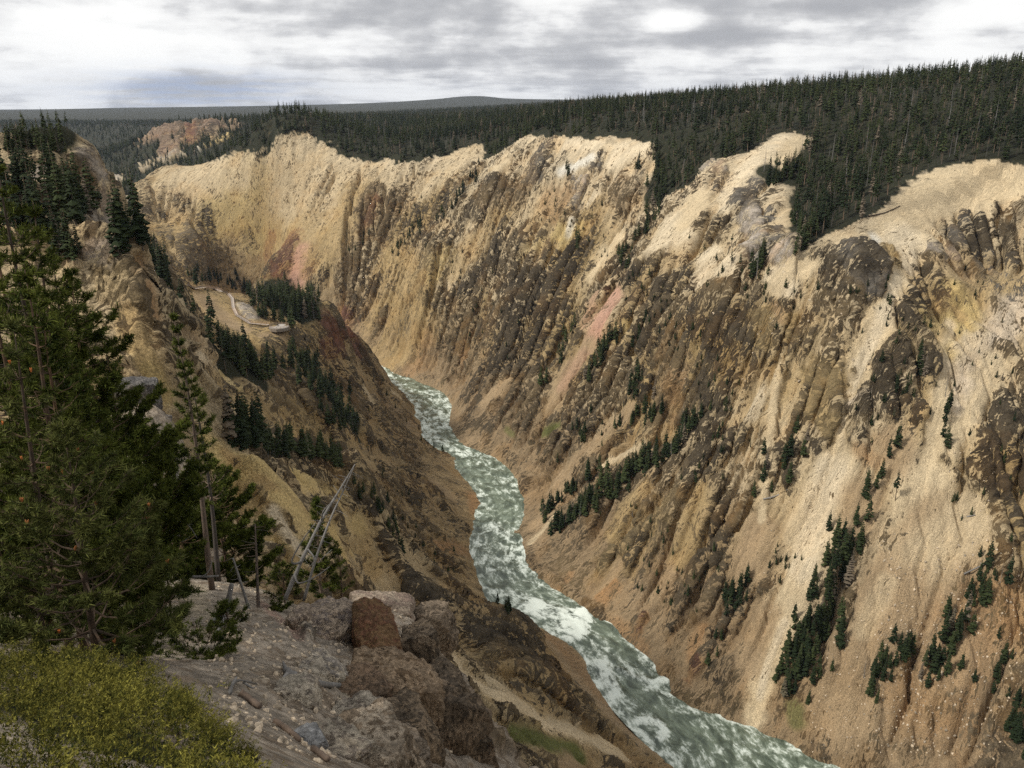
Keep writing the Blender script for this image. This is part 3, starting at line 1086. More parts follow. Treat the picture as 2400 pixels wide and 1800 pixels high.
nrm = normals(Xf, Yf, Zf)
if nrm[NR // 2, NC // 2, 2] < 0:
    nrm = -nrm
rk = sstep(rock, .35, .75).ravel()
inr = (dist < 1500)
far_amp = np.clip(sstep(dist, 40, 110), 0, 1) * np.clip(dist / 330., .45, 1) * (1 - sstep(dist, 1500, 2000)) * (1 - .9 * flat.ravel())
disp = np.zeros(len(PTS), np.float32)
un = Uf.ravel() + nA * 4.5 + nB * .8
sc3 = np.stack([un, Vf.ravel() * .13, PTS[:, 2] * .07], 1).astype(np.float32)
r1_ = fbm(sc3 / 7.5, 3, 61, ridged=True, gain=.6)
r2_ = .6 * fbm(sc3 / 2.5, 3, 71, ridged=True, gain=.6) + 0.32 * fbm(PTS * np.array([1, 1, .5], np.float32) / 1.3, 2, 72, ridged=True, gain=.6)
ksm = 1 - .92 * SMf.ravel()
disp += (r1_ * 2.0 * (.25 + .75 * rk) + r2_ * 1.1 * (.2 + .8 * rk)) * far_amp * ksm
disp += rk * .4 * far_amp * ksm                       # rock stands proud of the scree
disp += nB * .25 * far_amp
mf = (dist > 1150) & (dist < 2300)
rf = fbm(PTS[mf] * np.array([1, 1, .28], np.float32) / 30.0, 3, 66, ridged=True)
disp[mf] += rf * 12 * (1 - flat.ravel()[mf]) * sstep(dist[mf], 1150, 1300)
rock.ravel()[mf] += .35 * rf * (1 - flat.ravel()[mf])
mm = (dist > 60) & (dist < 420)
r3_ = fbm(PTS[mm] * np.array([1, 1, .35], np.float32) / 1.15, 4, 77, ridged=True, gain=.62)
disp[mm] += r3_ * .95 * (.2 + .8 * rk[mm]) * ksm[mm] * (1 - sstep(dist[mm], 300, 420)) * sstep(dist[mm], 60, 90)
# foreground slope
nm = dist < 130
na = (1 - sstep(dist[nm], 60, 130)) * (.06 + .94 * sstep(dist[nm], 9, 19))
g1 = fbm(PTS[nm] / 2.6, 3, 81, ridged=True)
g2 = fbm(PTS[nm] / .55, 3, 91)
g3 = fbm(PTS[nm] / 7.0, 2, 95)
rkn = sstep(rock.ravel()[nm], .4, .8)
g4 = fbm(PTS[nm] * np.array([1, 1, .5], np.float32) / 1.1, 3, 97, ridged=True, gain=.6)
disp[nm] += na * ((g1 * .8 + g3 * .5 + g4 * .32) * (.15 + .85 * rkn) + g2 * .10 + g3 * .2)
ND = nrm.reshape(-1, 3)
PTS2 = PTS + ND * disp[:, None]
print('detail', time.time() - T0)


# ------------------------------------------------------------------ mesh helpers
def mesh_np(name, verts, faces_flat, sizes=None, smooth=False):
    """mesh from numpy arrays; faces_flat is (n,4) or (n,3), or flat with sizes"""
    me = bpy.data.meshes.new(name)
    verts = np.ascontiguousarray(verts, dtype=np.float32)
    me.vertices.add(len(verts))
    me.vertices.foreach_set('co', verts.ravel())
    if sizes is None:
        n, k = faces_flat.shape
        sizes = np.full(n, k, np.int32)
        flat_ = faces_flat.ravel()
    else:
        flat_ = faces_flat
        n = len(sizes)
    me.loops.add(len(flat_))
    me.loops.foreach_set('vertex_index', np.ascontiguousarray(flat_, np.int32))
    me.polygons.add(n)
    st = np.concatenate([[0], np.cumsum(sizes)[:-1]]).astype(np.int32)
    me.polygons.foreach_set('loop_start', st)
    me.update(calc_edges=True)
    me.polygons.foreach_set('use_smooth', np.full(n, smooth, bool))
    me.update()
    return me


def vcol(me, name, rgb):
    at = me.attributes.new(name, 'FLOAT_COLOR', 'POINT')
    v = np.ones((len(rgb), 4), np.float32)
    v[:, :3] = rgb
    at.data.foreach_set('color', v.ravel())


def vfloat(me, name, f):
    at = me.attributes.new(name, 'FLOAT', 'POINT')
    at.data.foreach_set('value', np.ascontiguousarray(f, np.float32))


def link(name, me, mat=None, parent=None):
    o = bpy.data.objects.new(name, me)
    COL.objects.link(o)
    if mat is not None and len(me.materials) == 0:
        me.materials.append(mat)
    if parent is not None:
        o.parent = parent
    return o


def tag(o, label=None, cat=None, group=None, kind=None):
    for k, v in (('label', label), ('category', cat), ('group', group), ('kind', kind)):
        if v:
            o[k] = v
    return o


def empty(name, loc=(0, 0, 0), rz=0.0, sc=1.0):
    o = bpy.data.objects.new(name, None)
    COL.objects.link(o)
    o.location = loc
    o.rotation_euler = (0, 0, rz)
    o.scale = (sc, sc, sc)
    o.empty_display_size = .2
    return o


def material(name):
    m = bpy.data.materials.new(name)
    m.use_nodes = True
    N = Nodes(m.node_tree)
    out = N.n('ShaderNodeOutputMaterial')
    b = N.n('ShaderNodeBsdfPrincipled')
    N.t.links.new(b.outputs[0], out.inputs['Surface'])
    b.inputs['Specular IOR Level'].default_value = .2
    b.inputs['Roughness'].default_value = .9
    return m, N, b


def rock_material():
    m, N, b = material('canyon_rock')
    tc = N.n('ShaderNodeTexCoord').outputs['Object']
    tint_ = N.n('ShaderNodeAttribute', {'attribute_name': 'tint'}).outputs['Color']
    rt = N.n('ShaderNodeAttribute', {'attribute_name': 'rtint'}).outputs['Color']
    rk_ = N.n('ShaderNodeAttribute', {'attribute_name': 'rock'}).outputs['Fac']
    sl = N.n('ShaderNodeAttribute', {'attribute_name': 'slope'}).outputs['Vector']
    sm = N.n('ShaderNodeAttribute', {'attribute_name': 'scree'}).outputs['Fac']
    st = N.n('ShaderNodeVectorMath', {'operation': 'MULTIPLY'}, i0=tc, i1=(1, 1, .42)).outputs[0]
    n1 = N.noise(N.n('ShaderNodeVectorMath', {'operation': 'MULTIPLY'}, i0=sl, i1=(1, 2.6, 2.6)).outputs[0], .20, 7.0, .62, .3)          # rock patches
    sl2 = N.n('ShaderNodeVectorMath', {'operation': 'MULTIPLY'}, i0=sl, i1=(1, 2.2, 2.2)).outputs[0]
    n2 = N.noise(sl2, .85, 7.0, .72)               # grain
    n3 = N.noise(tc, .04, 4.0, .55)
    n4 = N.noise(sl, .30, 5.0, .6, .3)           # streaks down the fall line
    wv_ = N.n('ShaderNodeVectorMath', {'operation': 'MULTIPLY_ADD'}, i0=N.n('ShaderNodeTexNoise', None, i0=tc, i2=.35, i3=3.0).outputs['Color'], i1=(3.0, 3.0, 3.0), i2=st).outputs[0]
    vo = N.n('ShaderNodeTexVoronoi', {'feature': 'DISTANCE_TO_EDGE'}, i0=wv_)
    N.set(vo, 'Scale', .17)
    seam = N.smooth(vo.outputs[0], .0, .11, 1.0, 0.0)
    f = N.math('ADD', rk_, N.math('MULTIPLY', N.math('SUBTRACT', n1, .5), 2.4))
    f = N.math('ADD', f, N.math('MULTIPLY', N.math('SUBTRACT', n4, .5), 2.2))
    f = N.math('SUBTRACT', f, N.math('MULTIPLY', seam, .22))
    f = N.math('ADD', f, N.math('MULTIPLY', N.math('SUBTRACT', n2, .5), 4.6))
    n5 = N.noise(sl, 1.3, 4.0, .6)
    f = N.math('ADD', f, N.math('MULTIPLY', N.math('SUBTRACT', n5, .5), 3.0))
    n6 = N.noise(tc, 2.6, 7.0, .68)
    f = N.math('ADD', f, N.math('MULTIPLY', N.math('SUBTRACT', n6, .5), .9))
    f = N.smooth(f, .40, .64)
    lo = N.math('MULTIPLY_ADD', sm, .20, .66)
    g = N.smooth(N.math('ADD', N.math('MULTIPLY', n4, .6), N.math('MULTIPLY', n2, .4)), .38, .62, lo, 1.22)
    c1 = N.mix(1.0, tint_, N.n('ShaderNodeCombineColor', None, i0=g, i1=g, i2=g).outputs[0], 'MULTIPLY')
    c1 = N.mix(N.math('MULTIPLY', N.smooth(n3, .45, .7, 0, .35), N.math('SUBTRACT', 1.0, N.math('MULTIPLY', sm, .7))), c1, N.mix(1.0, c1, (1.02, .82, .55), 'MULTIPLY'))
    c1 = N.mix(N.math('MULTIPLY', N.smooth(n4, .50, .66), N.math('MULTIPLY_ADD', sm, -.35, .5)), c1, N.mix(1.0, c1, (.62, .55, .48), 'MULTIPLY'))
    v2 = N.smooth(N.math('ADD', N.math('MULTIPLY', n1, .5), N.math('MULTIPLY', n2, .5)), .38, .62, .40, 1.8)
    c2 = N.mix(1.0, rt, N.n('ShaderNodeCombineColor', None, i0=v2, i1=v2, i2=v2).outputs[0], 'MULTIPLY')
    c2 = N.mix(N.smooth(n3, .5, .62, 0, .5), c2, N.mix(1.0, c2, (1.25, .95, .62), 'MULTIPLY'))
    col = N.mix(f, c1, c2)
    v6 = N.smooth(n6, .34, .66, .62, 1.34)
    N.set(b, 'Base Color', N.mix(1.0, col, N.n('ShaderNodeCombineColor', None, i0=v6, i1=v6, i2=v6).outputs[0], 'MULTIPLY'))
    hgt = N.math('ADD', N.math('MULTIPLY_ADD', n6, .6, N.math('MULTIPLY', n1, .9)), N.math('ADD', N.math('MULTIPLY_ADD', n2, .9, N.math('MULTIPLY', n4, 1.3)), N.math('MULTIPLY_ADD', vo.outputs[0], .15, N.math('MULTIPLY', n5, .8))))
    bump = N.n('ShaderNodeBump', None, Strength=.9, Distance=.9, Height=hgt)
    N.set(b, 'Normal', bump.outputs[0])
    return m


MROCK = rock_material()
idx = np.arange(NR * NC).reshape(NR, NC)
qf = np.stack([idx[:-1, :-1], idx[:-1, 1:], idx[1:, 1:], idx[1:, :-1]], -1).reshape(-1, 4)
wrap = np.stack([idx[:-1, -1], idx[:-1, 0], idx[1:, 0], idx[1:, -1]], -1)
qf = np.vstack([qf, wrap])[:, ::-1]
me = mesh_np('canyon_terrain', PTS2, qf, smooth=True)
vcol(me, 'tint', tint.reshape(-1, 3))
vcol(me, 'rtint', rtint.reshape(-1, 3))
vfloat(me, 'rock', rock.ravel())
wp = nA.reshape(SHP) * 5
at = me.attributes.new('slope', 'FLOAT_VECTOR', 'POINT')
nw3 = near[..., None]
at.data.foreach_set('vector', (np.stack([Uf + wp + nB.reshape(SHP) * 1.5, Vf * .16 + Zf * .05, Zf * .16], -1) * (1 - nw3) + np.stack([Xf * 2, Yf * 2, Zf], -1) * nw3).astype(np.float32).ravel())
vfloat(me, 'scree', SMf.ravel())
terrain = tag(link('canyon_terrain', me, MROCK), kind='structure')
FP = PTS2.reshape(NR, NC, 3)
field = Field(np.hypot(FP[..., 0], FP[..., 1]), FP[..., 0], FP[..., 1], FP[..., 2])
print('terrain mesh', time.time() - T0)
# ------------------------------------------------------------------ river
def water_material():
    m, N, b = material('river_water')
    foam = N.n('ShaderNodeAttribute', {'attribute_name': 'foam'}).outputs['Fac']
    fl = N.n('ShaderNodeAttribute', {'attribute_name': 'flow'}).outputs['Vector']
    n1 = N.noise(fl, .22, 9.0, .66, .5)
    n2 = N.noise(fl, .8, 7.0, .66, .3)
    f = N.math('ADD', foam, N.math('ADD', N.math('MULTIPLY', N.math('SUBTRACT', n1, .5), 2.6), N.math('MULTIPLY', N.math('SUBTRACT', n2, .5), 1.3)))
    f = N.smooth(f, .34, .92)
    deep = N.mix(N.smooth(n1, .3, .7), (.050, .068, .048), (.23, .28, .205))
    N.set(b, 'Base Color', N.mix(f, deep, (.74, .80, .72)))
    N.set(b, 'Roughness', N.math('MULTIPLY_ADD', f, .5, .22))
    b.inputs['Specular IOR Level'].default_value = .5
    bump = N.n('ShaderNodeBump', None, Strength=.8, Distance=.6, Height=N.math('ADD', n1, N.math('MULTIPLY', n2, .4)))
    N.set(b, 'Normal', bump.outputs[0])
    return m


def resample(poly, n):
    s = np.concatenate([[0], np.cumsum(np.linalg.norm(np.diff(poly, axis=0), axis=1))])
    t = np.linspace(0, s[-1], n)
    return np.stack([np.interp(t, s, poly[:, k]) for k in range(3)], 1)


# pair both banks by nearest points along a common progress
NL, NW = 900, 44
lb, rb = resample(LB, 600), resample(RB, 600)
pair = [(0, 0)]
i = j = 0
while i < 599 or j < 599:
    opts = []
    if i < 599:
        opts.append((np.linalg.norm(lb[i + 1] - rb[j]), i + 1, j))
    if j < 599:
        opts.append((np.linalg.norm(lb[i] - rb[j + 1]), i, j + 1))
    if i < 599 and j < 599:
        opts.append((np.linalg.norm(lb[i + 1] - rb[j + 1]) - .05, i + 1, j + 1))
    _, i, j = min(opts)
    pair.append((i, j))
A = np.array([lb[a] for a, b_ in pair])
B = np.array([rb[b_] for a, b_ in pair])
kk = np.exp(-.5 * (np.arange(-15, 16) / 7.0) ** 2)
kk /= kk.sum()


def blur1(a):
    p = np.pad(a, ((15, 15), (0, 0)), mode='edge')
    return sum(kk[t] * p[t:t + len(a)] for t in range(31))


A, B = blur1(A), blur1(B)
ti = np.concatenate([[0], np.cumsum(np.linalg.norm(np.diff((A + B) / 2, axis=0), axis=1))])
tq = np.linspace(0, ti[-1], NL)
A = np.stack([np.interp(tq, ti, A[:, k]) for k in range(3)], 1)
B = np.stack([np.interp(tq, ti, B[:, k]) for k in range(3)], 1)
mid_ = (A + B) / 2
S = np.concatenate([[0], np.cumsum(np.linalg.norm(np.diff(mid_, axis=0), axis=1))])
wv = np.linspace(-.14, 1.14, NW)
G = A[:, None] * (1 - wv)[None, :, None] + B[:, None] * wv[None, :, None]
wid = np.linalg.norm(B - A, axis=1)
gp = G.reshape(-1, 3)
FOAM = """
.50 16|887,850 920,868 950,900
.66 22|900,885 935,920 960,950 990,1000 1020,1035
.60 18|1010,920 1045,950 1040,1000
.55 16|1010,1030 1060,1050 1100,1072
.36 18|1110,1075 1160,1090 1200,1120
.62 14|1150,1225 1180,1250 1210,1262
.52 18|1130,1240 1120,1290
.48 30|1140,1330 1200,1330
.62 26|1160,1390 1200,1400 1260,1420
.86 30|1250,1425 1310,1440 1350,1450
.98 24|1330,1470 1350,1490 1370,1450 1372,1435
.50 24|1395,1500 1430,1560 1440,1590
.86 16|1410,1560 1430,1600 1448,1615 1440,1630
.82 9|1452,1570 1490,1590 1530,1597 1560,1594
.52 16|1465,1650 1500,1690 1540,1730
.86 10|1500,1690 1540,1690 1555,1710 1545,1735
.52 12|1560,1740 1590,1780 1600,1800
.40 10|1570,1630 1600,1660
.50 8|1740,1740 1700,1760 1640,1720
.44 10|1820,1770 1880,1785 1760,1790
-.30 16|940,890 980,905
-.25 22|1080,1080 1130,1120 1150,1150
-.25 20|1170,1160 1190,1210
-.40 20|1390,1460 1440,1500 1480,1540
-.55 22|1470,1600 1520,1640 1580,1690 1660,1740
-.2 12|1220,1370 1270,1395
"""
foam = np.full(len(gp), .39, np.float32) + .24 * gnoise(gp / 42.0, 3)
foam += .22 * (1 - sstep(np.minimum(wv + .05, 1.05 - wv), 0, .12))[None, :].repeat(NL, 0).ravel() * .6
wave = np.zeros(len(gp), np.float32)
nw_ = fbm(gp / 6.0, 2, 77)
for ln in FOAM.strip().splitlines():
    h, pts = ln.split('|')
    v, r = [float(t) for t in h.split()]
    L = np.array([PZ(*[float(c_) for c_ in p.split(',')], ZR) for p in pts.split()])
    rad = np.array([r * np.linalg.norm(l) / FPX for l in L])
    d = seg_dist(gp, L, rad) + nw_ * .5
    w = 1 - sstep(d, .4, 1.5)
    if v > 0:
        foam = foam * (1 - w) + np.maximum(foam, v * .95) * w
        wave += w * max(0, v - .4) * 1.6
    else:
        foam += v * w * .5
wz_ = fbm(gp / 9.0, 3, 55) * .7 + fbm(gp / 2.6, 2, 56) * .35
gp[:, 2] = ZR + wave + wz_ * (.5 + foam)
idx = np.arange(NL * NW).reshape(NL, NW)
qf = np.stack([idx[:-1, :-1], idx[:-1, 1:], idx[1:, 1:], idx[1:, :-1]], -1).reshape(-1, 4)
me = mesh_np('river', gp, qf, smooth=True)
vfloat(me, 'foam', foam)
at = me.attributes.new('flow', 'FLOAT_VECTOR', 'POINT')
fv = np.stack([(wv[None] * wid[:, None]) * 1.0, np.repeat(S[:, None] * .55, NW, 1), np.zeros((NL, NW))], -1)
at.data.foreach_set('vector', fv.astype(np.float32).ravel())
river = tag(link('river', me, water_material()), kind='structure')
print('river', time.time() - T0)
# ------------------------------------------------------------------ conifers on the slopes and plateaus
def simple_material(name, col, var=.3, rough=.9, scale=2.0, hue=(1.25, 1.0, .8)):
    m, N, b = material(name)
    tc = N.n('ShaderNodeTexCoord').outputs['Object']
    n = N.noise(tc, scale, 3.0)
    oi = N.n('ShaderNodeObjectInfo').outputs['Random']
    f = N.math('ADD', N.math('MULTIPLY', n, .6), N.math('MULTIPLY', oi, .4))
    dark = tuple(x * (1 - var) for x in col)
    lite = tuple(x * (1 + var) * h for x, h in zip(col, hue))
    N.set(b, 'Base Color', N.mix(N.smooth(f, .25, .75), dark, lite))
    b.inputs['Roughness'].default_value = rough
    return m


def conifer_material():
    m, N, b = material('conifer_needles')
    oi = N.n('ShaderNodeObjectInfo').outputs['Random']
    pos = N.n('ShaderNodeNewGeometry').outputs['Position']
    n = N.noise(pos, .011, 3.0)
    n2 = N.noise(pos, .6, 2.0)
    f = N.math('ADD', N.math('MULTIPLY', oi, .55), N.math('ADD', N.math('MULTIPLY', N.math('SUBTRACT', n, .5), 1.6), N.math('MULTIPLY', N.math('SUBTRACT', n2, .5), .8)))
    col = N.mix(N.smooth(f, -.1, .8), (.010, .018, .006), (.042, .054, .017))
    col = N.mix(N.smooth(oi, .955, .97), col, (.13, .105, .075))
    N.set(b, 'Base Color', col)
    return m


M_CON = conifer_material() if True else simple_material('conifer_needles', (.033, .043, .021), .55, hue=(1.2, 1.05, .8))
M_TRUNK = simple_material('pale_bark', (.125, .108, .09), .35)
M_GREY = simple_material('weathered_wood', (.19, .18, .168), .35, scale=6, hue=(1, 1, 1))


class MB:
    """collects triangles and quads"""
    def __init__(s):
        s.v, s.f = [], []

    def add(s, vs, fs):
        o = len(s.v)
        s.v.extend(vs)
        s.f.extend([tuple(i + o for i in f) for f in fs])

    def tube(s, pts, rad, n=5, cap=True):
        pts = [Vector(p) for p in pts]
        rings = []
        for i, p in enumerate(pts):
            d = (pts[min(i + 1, len(pts) - 1)] - pts[max(i - 1, 0)]).normalized()
            a = d.cross(Vector((.31, .77, .55))).normalized()
            b_ = d.cross(a)
            rings.append([tuple(p + (a * math.cos(t) + b_ * math.sin(t)) * rad[i]) for t in [2 * math.pi * k / n for k in range(n)]])
        vs = [q for r in rings for q in r]
        fs = []
        for i in range(len(rings) - 1):
            for k in range(n):
                fs.append((i * n + k, i * n + (k + 1) % n, (i + 1) * n + (k + 1) % n, (i + 1) * n + k))
        if cap:
            fs.append(tuple(range((len(rings) - 1) * n, len(rings) * n)))
            fs.append(tuple(reversed(range(n))))
        s.add(vs, fs)

    def box(s, c, h, rz=0.0, tilt=None):
        M = Matrix.Rotation(rz, 3, 'Z')
        if tilt is not None:
            M = tilt
        vs = [tuple(Vector(c) + M @ Vector((sx * h[0], sy * h[1], sz * h[2]))) for sx in (-1, 1) for sy in (-1, 1) for sz in (-1, 1)]
        s.add(vs, [(0, 1, 3, 2), (4, 6, 7, 5), (0, 4, 5, 1), (2, 3, 7, 6), (0, 2, 6, 4), (1, 5, 7, 3)])

    def mesh(s, name, smooth=False):
        me_ = bpy.data.meshes.new(name)
        me_.from_pydata([tuple(v) for v in s.v], [], s.f)
        me_.polygons.foreach_set('use_smooth', [smooth] * len(me_.polygons))
        me_.update()
        return me_

    def build(s, name, mat, parent=None, smooth=False):
        return link(name, s.mesh(name, smooth), mat, parent)


def conifer_mesh(rnd, base=.12, width=.17, levels=17, per=6, ragged=.35):
    """unit-height conifer crown of drooping sprays, with its trunk"""
    cr, tr = MB(), MB()
    lean = rnd.uniform(-.03, .03)
    top = Vector((lean, rnd.uniform(-.02, .02), 1))
    tr.tube([(0, 0, -.06), tuple(top * .5), tuple(top * .97)], [.0125, .0085, .002], 5)
    for l in range(levels):
        t = l / (levels - 1)
        zz = base + (1 - base) * (t ** .92) * .97
        w = width * ((1 - t) ** .75) * (.55 + .45 * min(1, (t + .08) * 5)) + .006
        for k in range(per if t < .8 else 4):
            if rnd.random() < ragged * .45:
                continue
            a = 2 * math.pi * (k + rnd.uniform(-.35, .35)) / per + l * 1.9
            L = w * rnd.uniform(1 - ragged, 1 + ragged * .7)
            dr_ = L * rnd.uniform(.15, .75)
            wd = L * rnd.uniform(.34, .55) + .004
            d = Vector((math.cos(a), math.sin(a), 0))
            s_ = Vector((-d.y, d.x, 0))
            c0 = top * zz
            mid = c0 + d * L * .55 + Vector((0, 0, -dr_ * .35 + .004))
            tip = c0 + d * L + Vector((0, 0, -dr_))
            sag = Vector((0, 0, -wd * .55))
            cr.add([tuple(c0), tuple(mid + s_ * wd + sag), tuple(tip), tuple(mid - s_ * wd + sag), tuple(mid)],
                   [(0, 1, 4), (1, 2, 4), (2, 3, 4), (3, 0, 4)])
            # hanging fringe under the spray
            cr.add([tuple(c0 + d * L * .25), tuple(mid + Vector((0, 0, -wd * 1.1 - .012))), tuple(tip), tuple(mid)], [(0, 1, 2, 3)])
    return cr, tr


rnd = random.Random(5)
VAR = []          # (crown mesh, trunk mesh, joint mesh, kind)
for kind, n in (('spruce', 4), ('pine', 4)):
    for i in range(n):
        if kind == 'spruce':
            cr, tr = conifer_mesh(rnd, rnd.uniform(.04, .16), rnd.uniform(.11, .165), 17, 6, .45)
        else:
            cr, tr = conifer_mesh(rnd, rnd.uniform(.30, .48), rnd.uniform(.08, .125), 13, 5, .6)
        cm, tm = cr.mesh('crown'), tr.mesh('trunk')
        cm.materials.append(M_CON)
        tm.materials.append(M_TRUNK)
        jm = MB()
        jm.add(cr.v, cr.f)
        nf = len(jm.f)
        jm.add(tr.v, tr.f)
        j = jm.mesh('conifer')
        j.materials.append(M_CON)
        j.materials.append(M_TRUNK)
        j.polygons.foreach_set('material_index', [0] * nf + [1] * (len(j.polygons) - nf))
        VAR.append((cm, tm, j, kind))

# one dead standing tree among the kinds
dm = MB()
dm.tube([(0, 0, -.05), (.01, 0, .5), (.015, .01, 1)], [.012, .008, .001], 5)
for k in range(26):
    z_ = rnd.uniform(.25, .95)
    a_ = rnd.uniform(0, 6.28)
    l_ = .09 * (1.1 - z_)
    dm.tube([(0.01, 0, z_), (l_ * math.cos(a_), l_ * math.sin(a_), z_ + rnd.uniform(-.03, .03))], [.003, .0008], 3, cap=False)
dmm = dm.mesh('dead_conifer')
dmm.materials.append(M_GREY)


def ground_many(x, y):
    a = np.arctan2(x, y)
    r = np.hypot(x, y)
    j = np.clip(np.searchsorted(AZ, a), 1, NC - 1)
    j = np.where(np.abs(AZ[j - 1] - a) < np.abs(AZ[j] - a), j - 1, j)
    z = np.zeros(len(x))
    fd = np.zeros(len(x))
    vis_ = np.zeros(len(x))
    order = np.argsort(j, kind='stable')
    js = j[order]
    cuts = np.searchsorted(js, np.arange(NC + 1))
    for c_ in np.unique(js):
        o = order[cuts[c_]:cuts[c_ + 1]]
        R = field.R[:, c_]
        z[o] = np.interp(r[o], R, field.Z[:, c_])
        fd[o] = np.interp(r[o], R, flat[:, c_])
        vis_[o] = np.interp(r[o] - 3, R, np.maximum.accumulate(field.tan[:, c_]))
    return z, fd, vis_, r


cand = []          # x, y, z, height, kind preference (0 mixed, 1 spruce, 2 pine)
for r0, r1, sp in ((330, 640, 5.6), (640, 1200, 7.0), (1200, 2300, 11.0), (2300, 4200, 20.0)):
    half = math.radians(36)
    n_r, xs, ys = int((r1 - r0) / sp), [], []
    for i in range(n_r):
        r = r0 + (i + .5) * sp
        na_ = int(2 * half * r / sp)
        a = (np.arange(na_) + .5) / na_ * 2 * half - half
        a = a + RNG.uniform(-.48, .48, na_) * sp / r
        rr_ = r + RNG.uniform(-.48, .48, na_) * sp
        xs.append(rr_ * np.sin(a))
        ys.append(rr_ * np.cos(a))
    x, y = np.concatenate(xs), np.concatenate(ys)
    z, fd, vs, r = ground_many(x, y)
    h = (6.5 + 12.5 * RNG.beta(2.2, 1.6, len(x))) * np.where(r > 1200, 1.15, 1)
    dens = gnoise(np.stack([x / 40, y / 40, z * 0], 1), 8) * .25 + .97
    keep = (fd > RNG.uniform(.25, .75, len(x))) & ((z + h) / r > vs) & (RNG.uniform(0, 1, len(x)) < dens)
    for q in np.nonzero(keep)[0]:
        cand.append((x[q], y[q], z[q], h[q], 2 if (x[q] > 60 and r[q] < 900) else 0))
# near wooded ledges and the trail valley: forest painted on the ground nearer than 330 m
x = RNG.uniform(-360, 0, 22000)
y = RNG.uniform(60, 560, 22000)
ok = (np.hypot(x, y) < 330) & (np.hypot(x, y) > 90)
x, y = x[ok], y[ok]
z, fd, vs, r = ground_many(x, y)
h = RNG.uniform(4, 9, len(x))
keep = (fd > RNG.uniform(.3, .8, len(x))) & (((z + h) / r > vs) | (np.arctan2(x, y) < -.6)) & ((y > 150) | (np.arctan2(x, y) < -.62)) & (RNG.uniform(0, 1, len(x)) < .42)
for q in np.nonzero(keep)[0]:
    cand.append((x[q], y[q], z[q], h[q], 0))

# groves and single trees on the slopes: spread px, count, low height, high height, kind | polyline
GROVES = """
42 78 6 18 1|1990,1245 1965,1330 1940,1420 1900,1500 1850,1600
40 46 7 13 1|1930,1420 1900,1560 1850,1640
32 48 5 15 1|2335,1345 2280,1420 2230,1490 2190,1570 2165,1610
16 7 8 14 1|2105,1030 2080,1080 2050,1140 2030,1190
3 1 15 16 2|2095,1170
10 6 7 13 1|2216,925 2214,1000 2212,1050
9 6 8 13 1|1866,1010 1852,1080 1846,1150
4 2 9 12 1|1894,1020 1888,1075
8 5 7 12 1|1795,1075 1785,1170
20 20 7 12 1|1745,1380 1720,1430 1700,1445
10 4 5 8 1|1690,1490 1660,1560
22 14 7 11 1|2075,1545 2040,1620 2030,1640
18 10 8 12 1|2112,1520 2110,1565
3 1 12 13 2|1950,1350
17 60 9 16 1|1640,990 1580,1060 1500,1110 1420,1160
16 38 9 15 1|1420,1170 1360,1210 1300,1250 1310,1255
6 5 13 19 1|1412,1105 1380,1140 1440,1130
10 9 9 14 1|1540,935 1490,990 1440,1010
8 5 8 13 1|1360,1010 1375,1045
14 22 8 13 1|1270,1215 1310,1180 1350,1150
12 24 9 15 1|1445,790 1410,840 1385,890 1380,905
10 10 8 14 1|1345,770 1330,810 1318,850
3 2 13 15 1|1287,900 1254,905
3 3 6 9 1|1385,965 1360,985 1300,1100
8 6 8 13 1|1510,760 1490,800 1478,830
12 10 8 13 1|1505,885 1480,940
10 7 8 12 1|1560,960 1520,1000
10 26 7 12 1|1125,400 1095,440 1060,490 1030,520
12 22 7 12 1|990,520 960,560 925,600
8 10 6 10 1|880,540 850,570 820,610
12 18 9 14 1|1560,465 1530,520 1500,570
8 8 8 12 1|1485,590 1450,600 1480,640
4 4 9 14 1|1357,600 1354,560
9 18 8 14 1|1542,345 1544,400 1548,455
10 6 11 16 2|1490,400 1500,410
4 3 8 12 1|1325,400 1335,420
6 12 6 10 2|1650,600 1800,660 1720,580
10 22 10 15 1|1800,440 1850,410 1880,395
16 40 11 16 1|1870,590 1900,540 1930,500 1950,470
8 10 9 14 1|1790,600 1780,640 1770,660
24 150 9 16 1 230|350,600 365,660 405,730 430,780
16 40 8 14 1 380|450,655 520,662 580,680
4 1 17 18 1|488,765
22 100 9 15 1 380|570,690 620,700 700,730 740,745
14 14 9 14 1|600,740 640,750 700,770
30 150 9 16 1 330|420,810 480,830 560,860 620,880
28 80 7 14 1 380|690,830 740,900 790,950 800,1010
12 60 8 13 1|540,1038 590,1050 640,1065 720,1075 800,1095
18 16 5 9 1|830,1140 880,1200 940,1290
22 30 5 8 0 150|10,350 80,352 150,346
26 40 9 15 0 150|120,470 180,510 240,550 270,570
40 30 8 14 0|-20,420 40,460 90,540 30,600
12 8 7 12 1|300,555 308,590
10 8 5 8 1|140,590 190,610
10 8 4 7 1|890,900 1000,1050 1060,1075
10 7 4 8 1|1170,1430 1190,1440
26 14 6 10 1|2330,1500 2390,1700 2300,1560
20 10 8 14 1|2380,1700 2395,1780
60 22 3 6 1|1640,640 1900,700 1750,690
40 14 3 6 1|1500,1350 1600,1420 1700,1300
90 16 3 6 1|2150,860 2250,1000 2300,1350
50 12 3 5 1|1820,1300 1860,1360
60 60 2.5 6 1|1250,450 1450,600 1600,800
70 60 2.5 6 1|950,500 1100,650 1200,850
70 70 2.5 6 1|1550,700 1700,900 1650,1150
60 40 2.5 6 1|2000,650 2150,800 2050,1000
60 40 2.5 5 1|1400,1000 1500,1250 1650,1450
50 30 2.5 5 1|2250,600 2350,1000 2380,1200
40 30 2.5 5 1|850,1000 950,1200 1050,1350
30 12 4 8 1|2060,850 2090,950 2130,880
14 6 8 12 1|2160,840 2180,900
"""
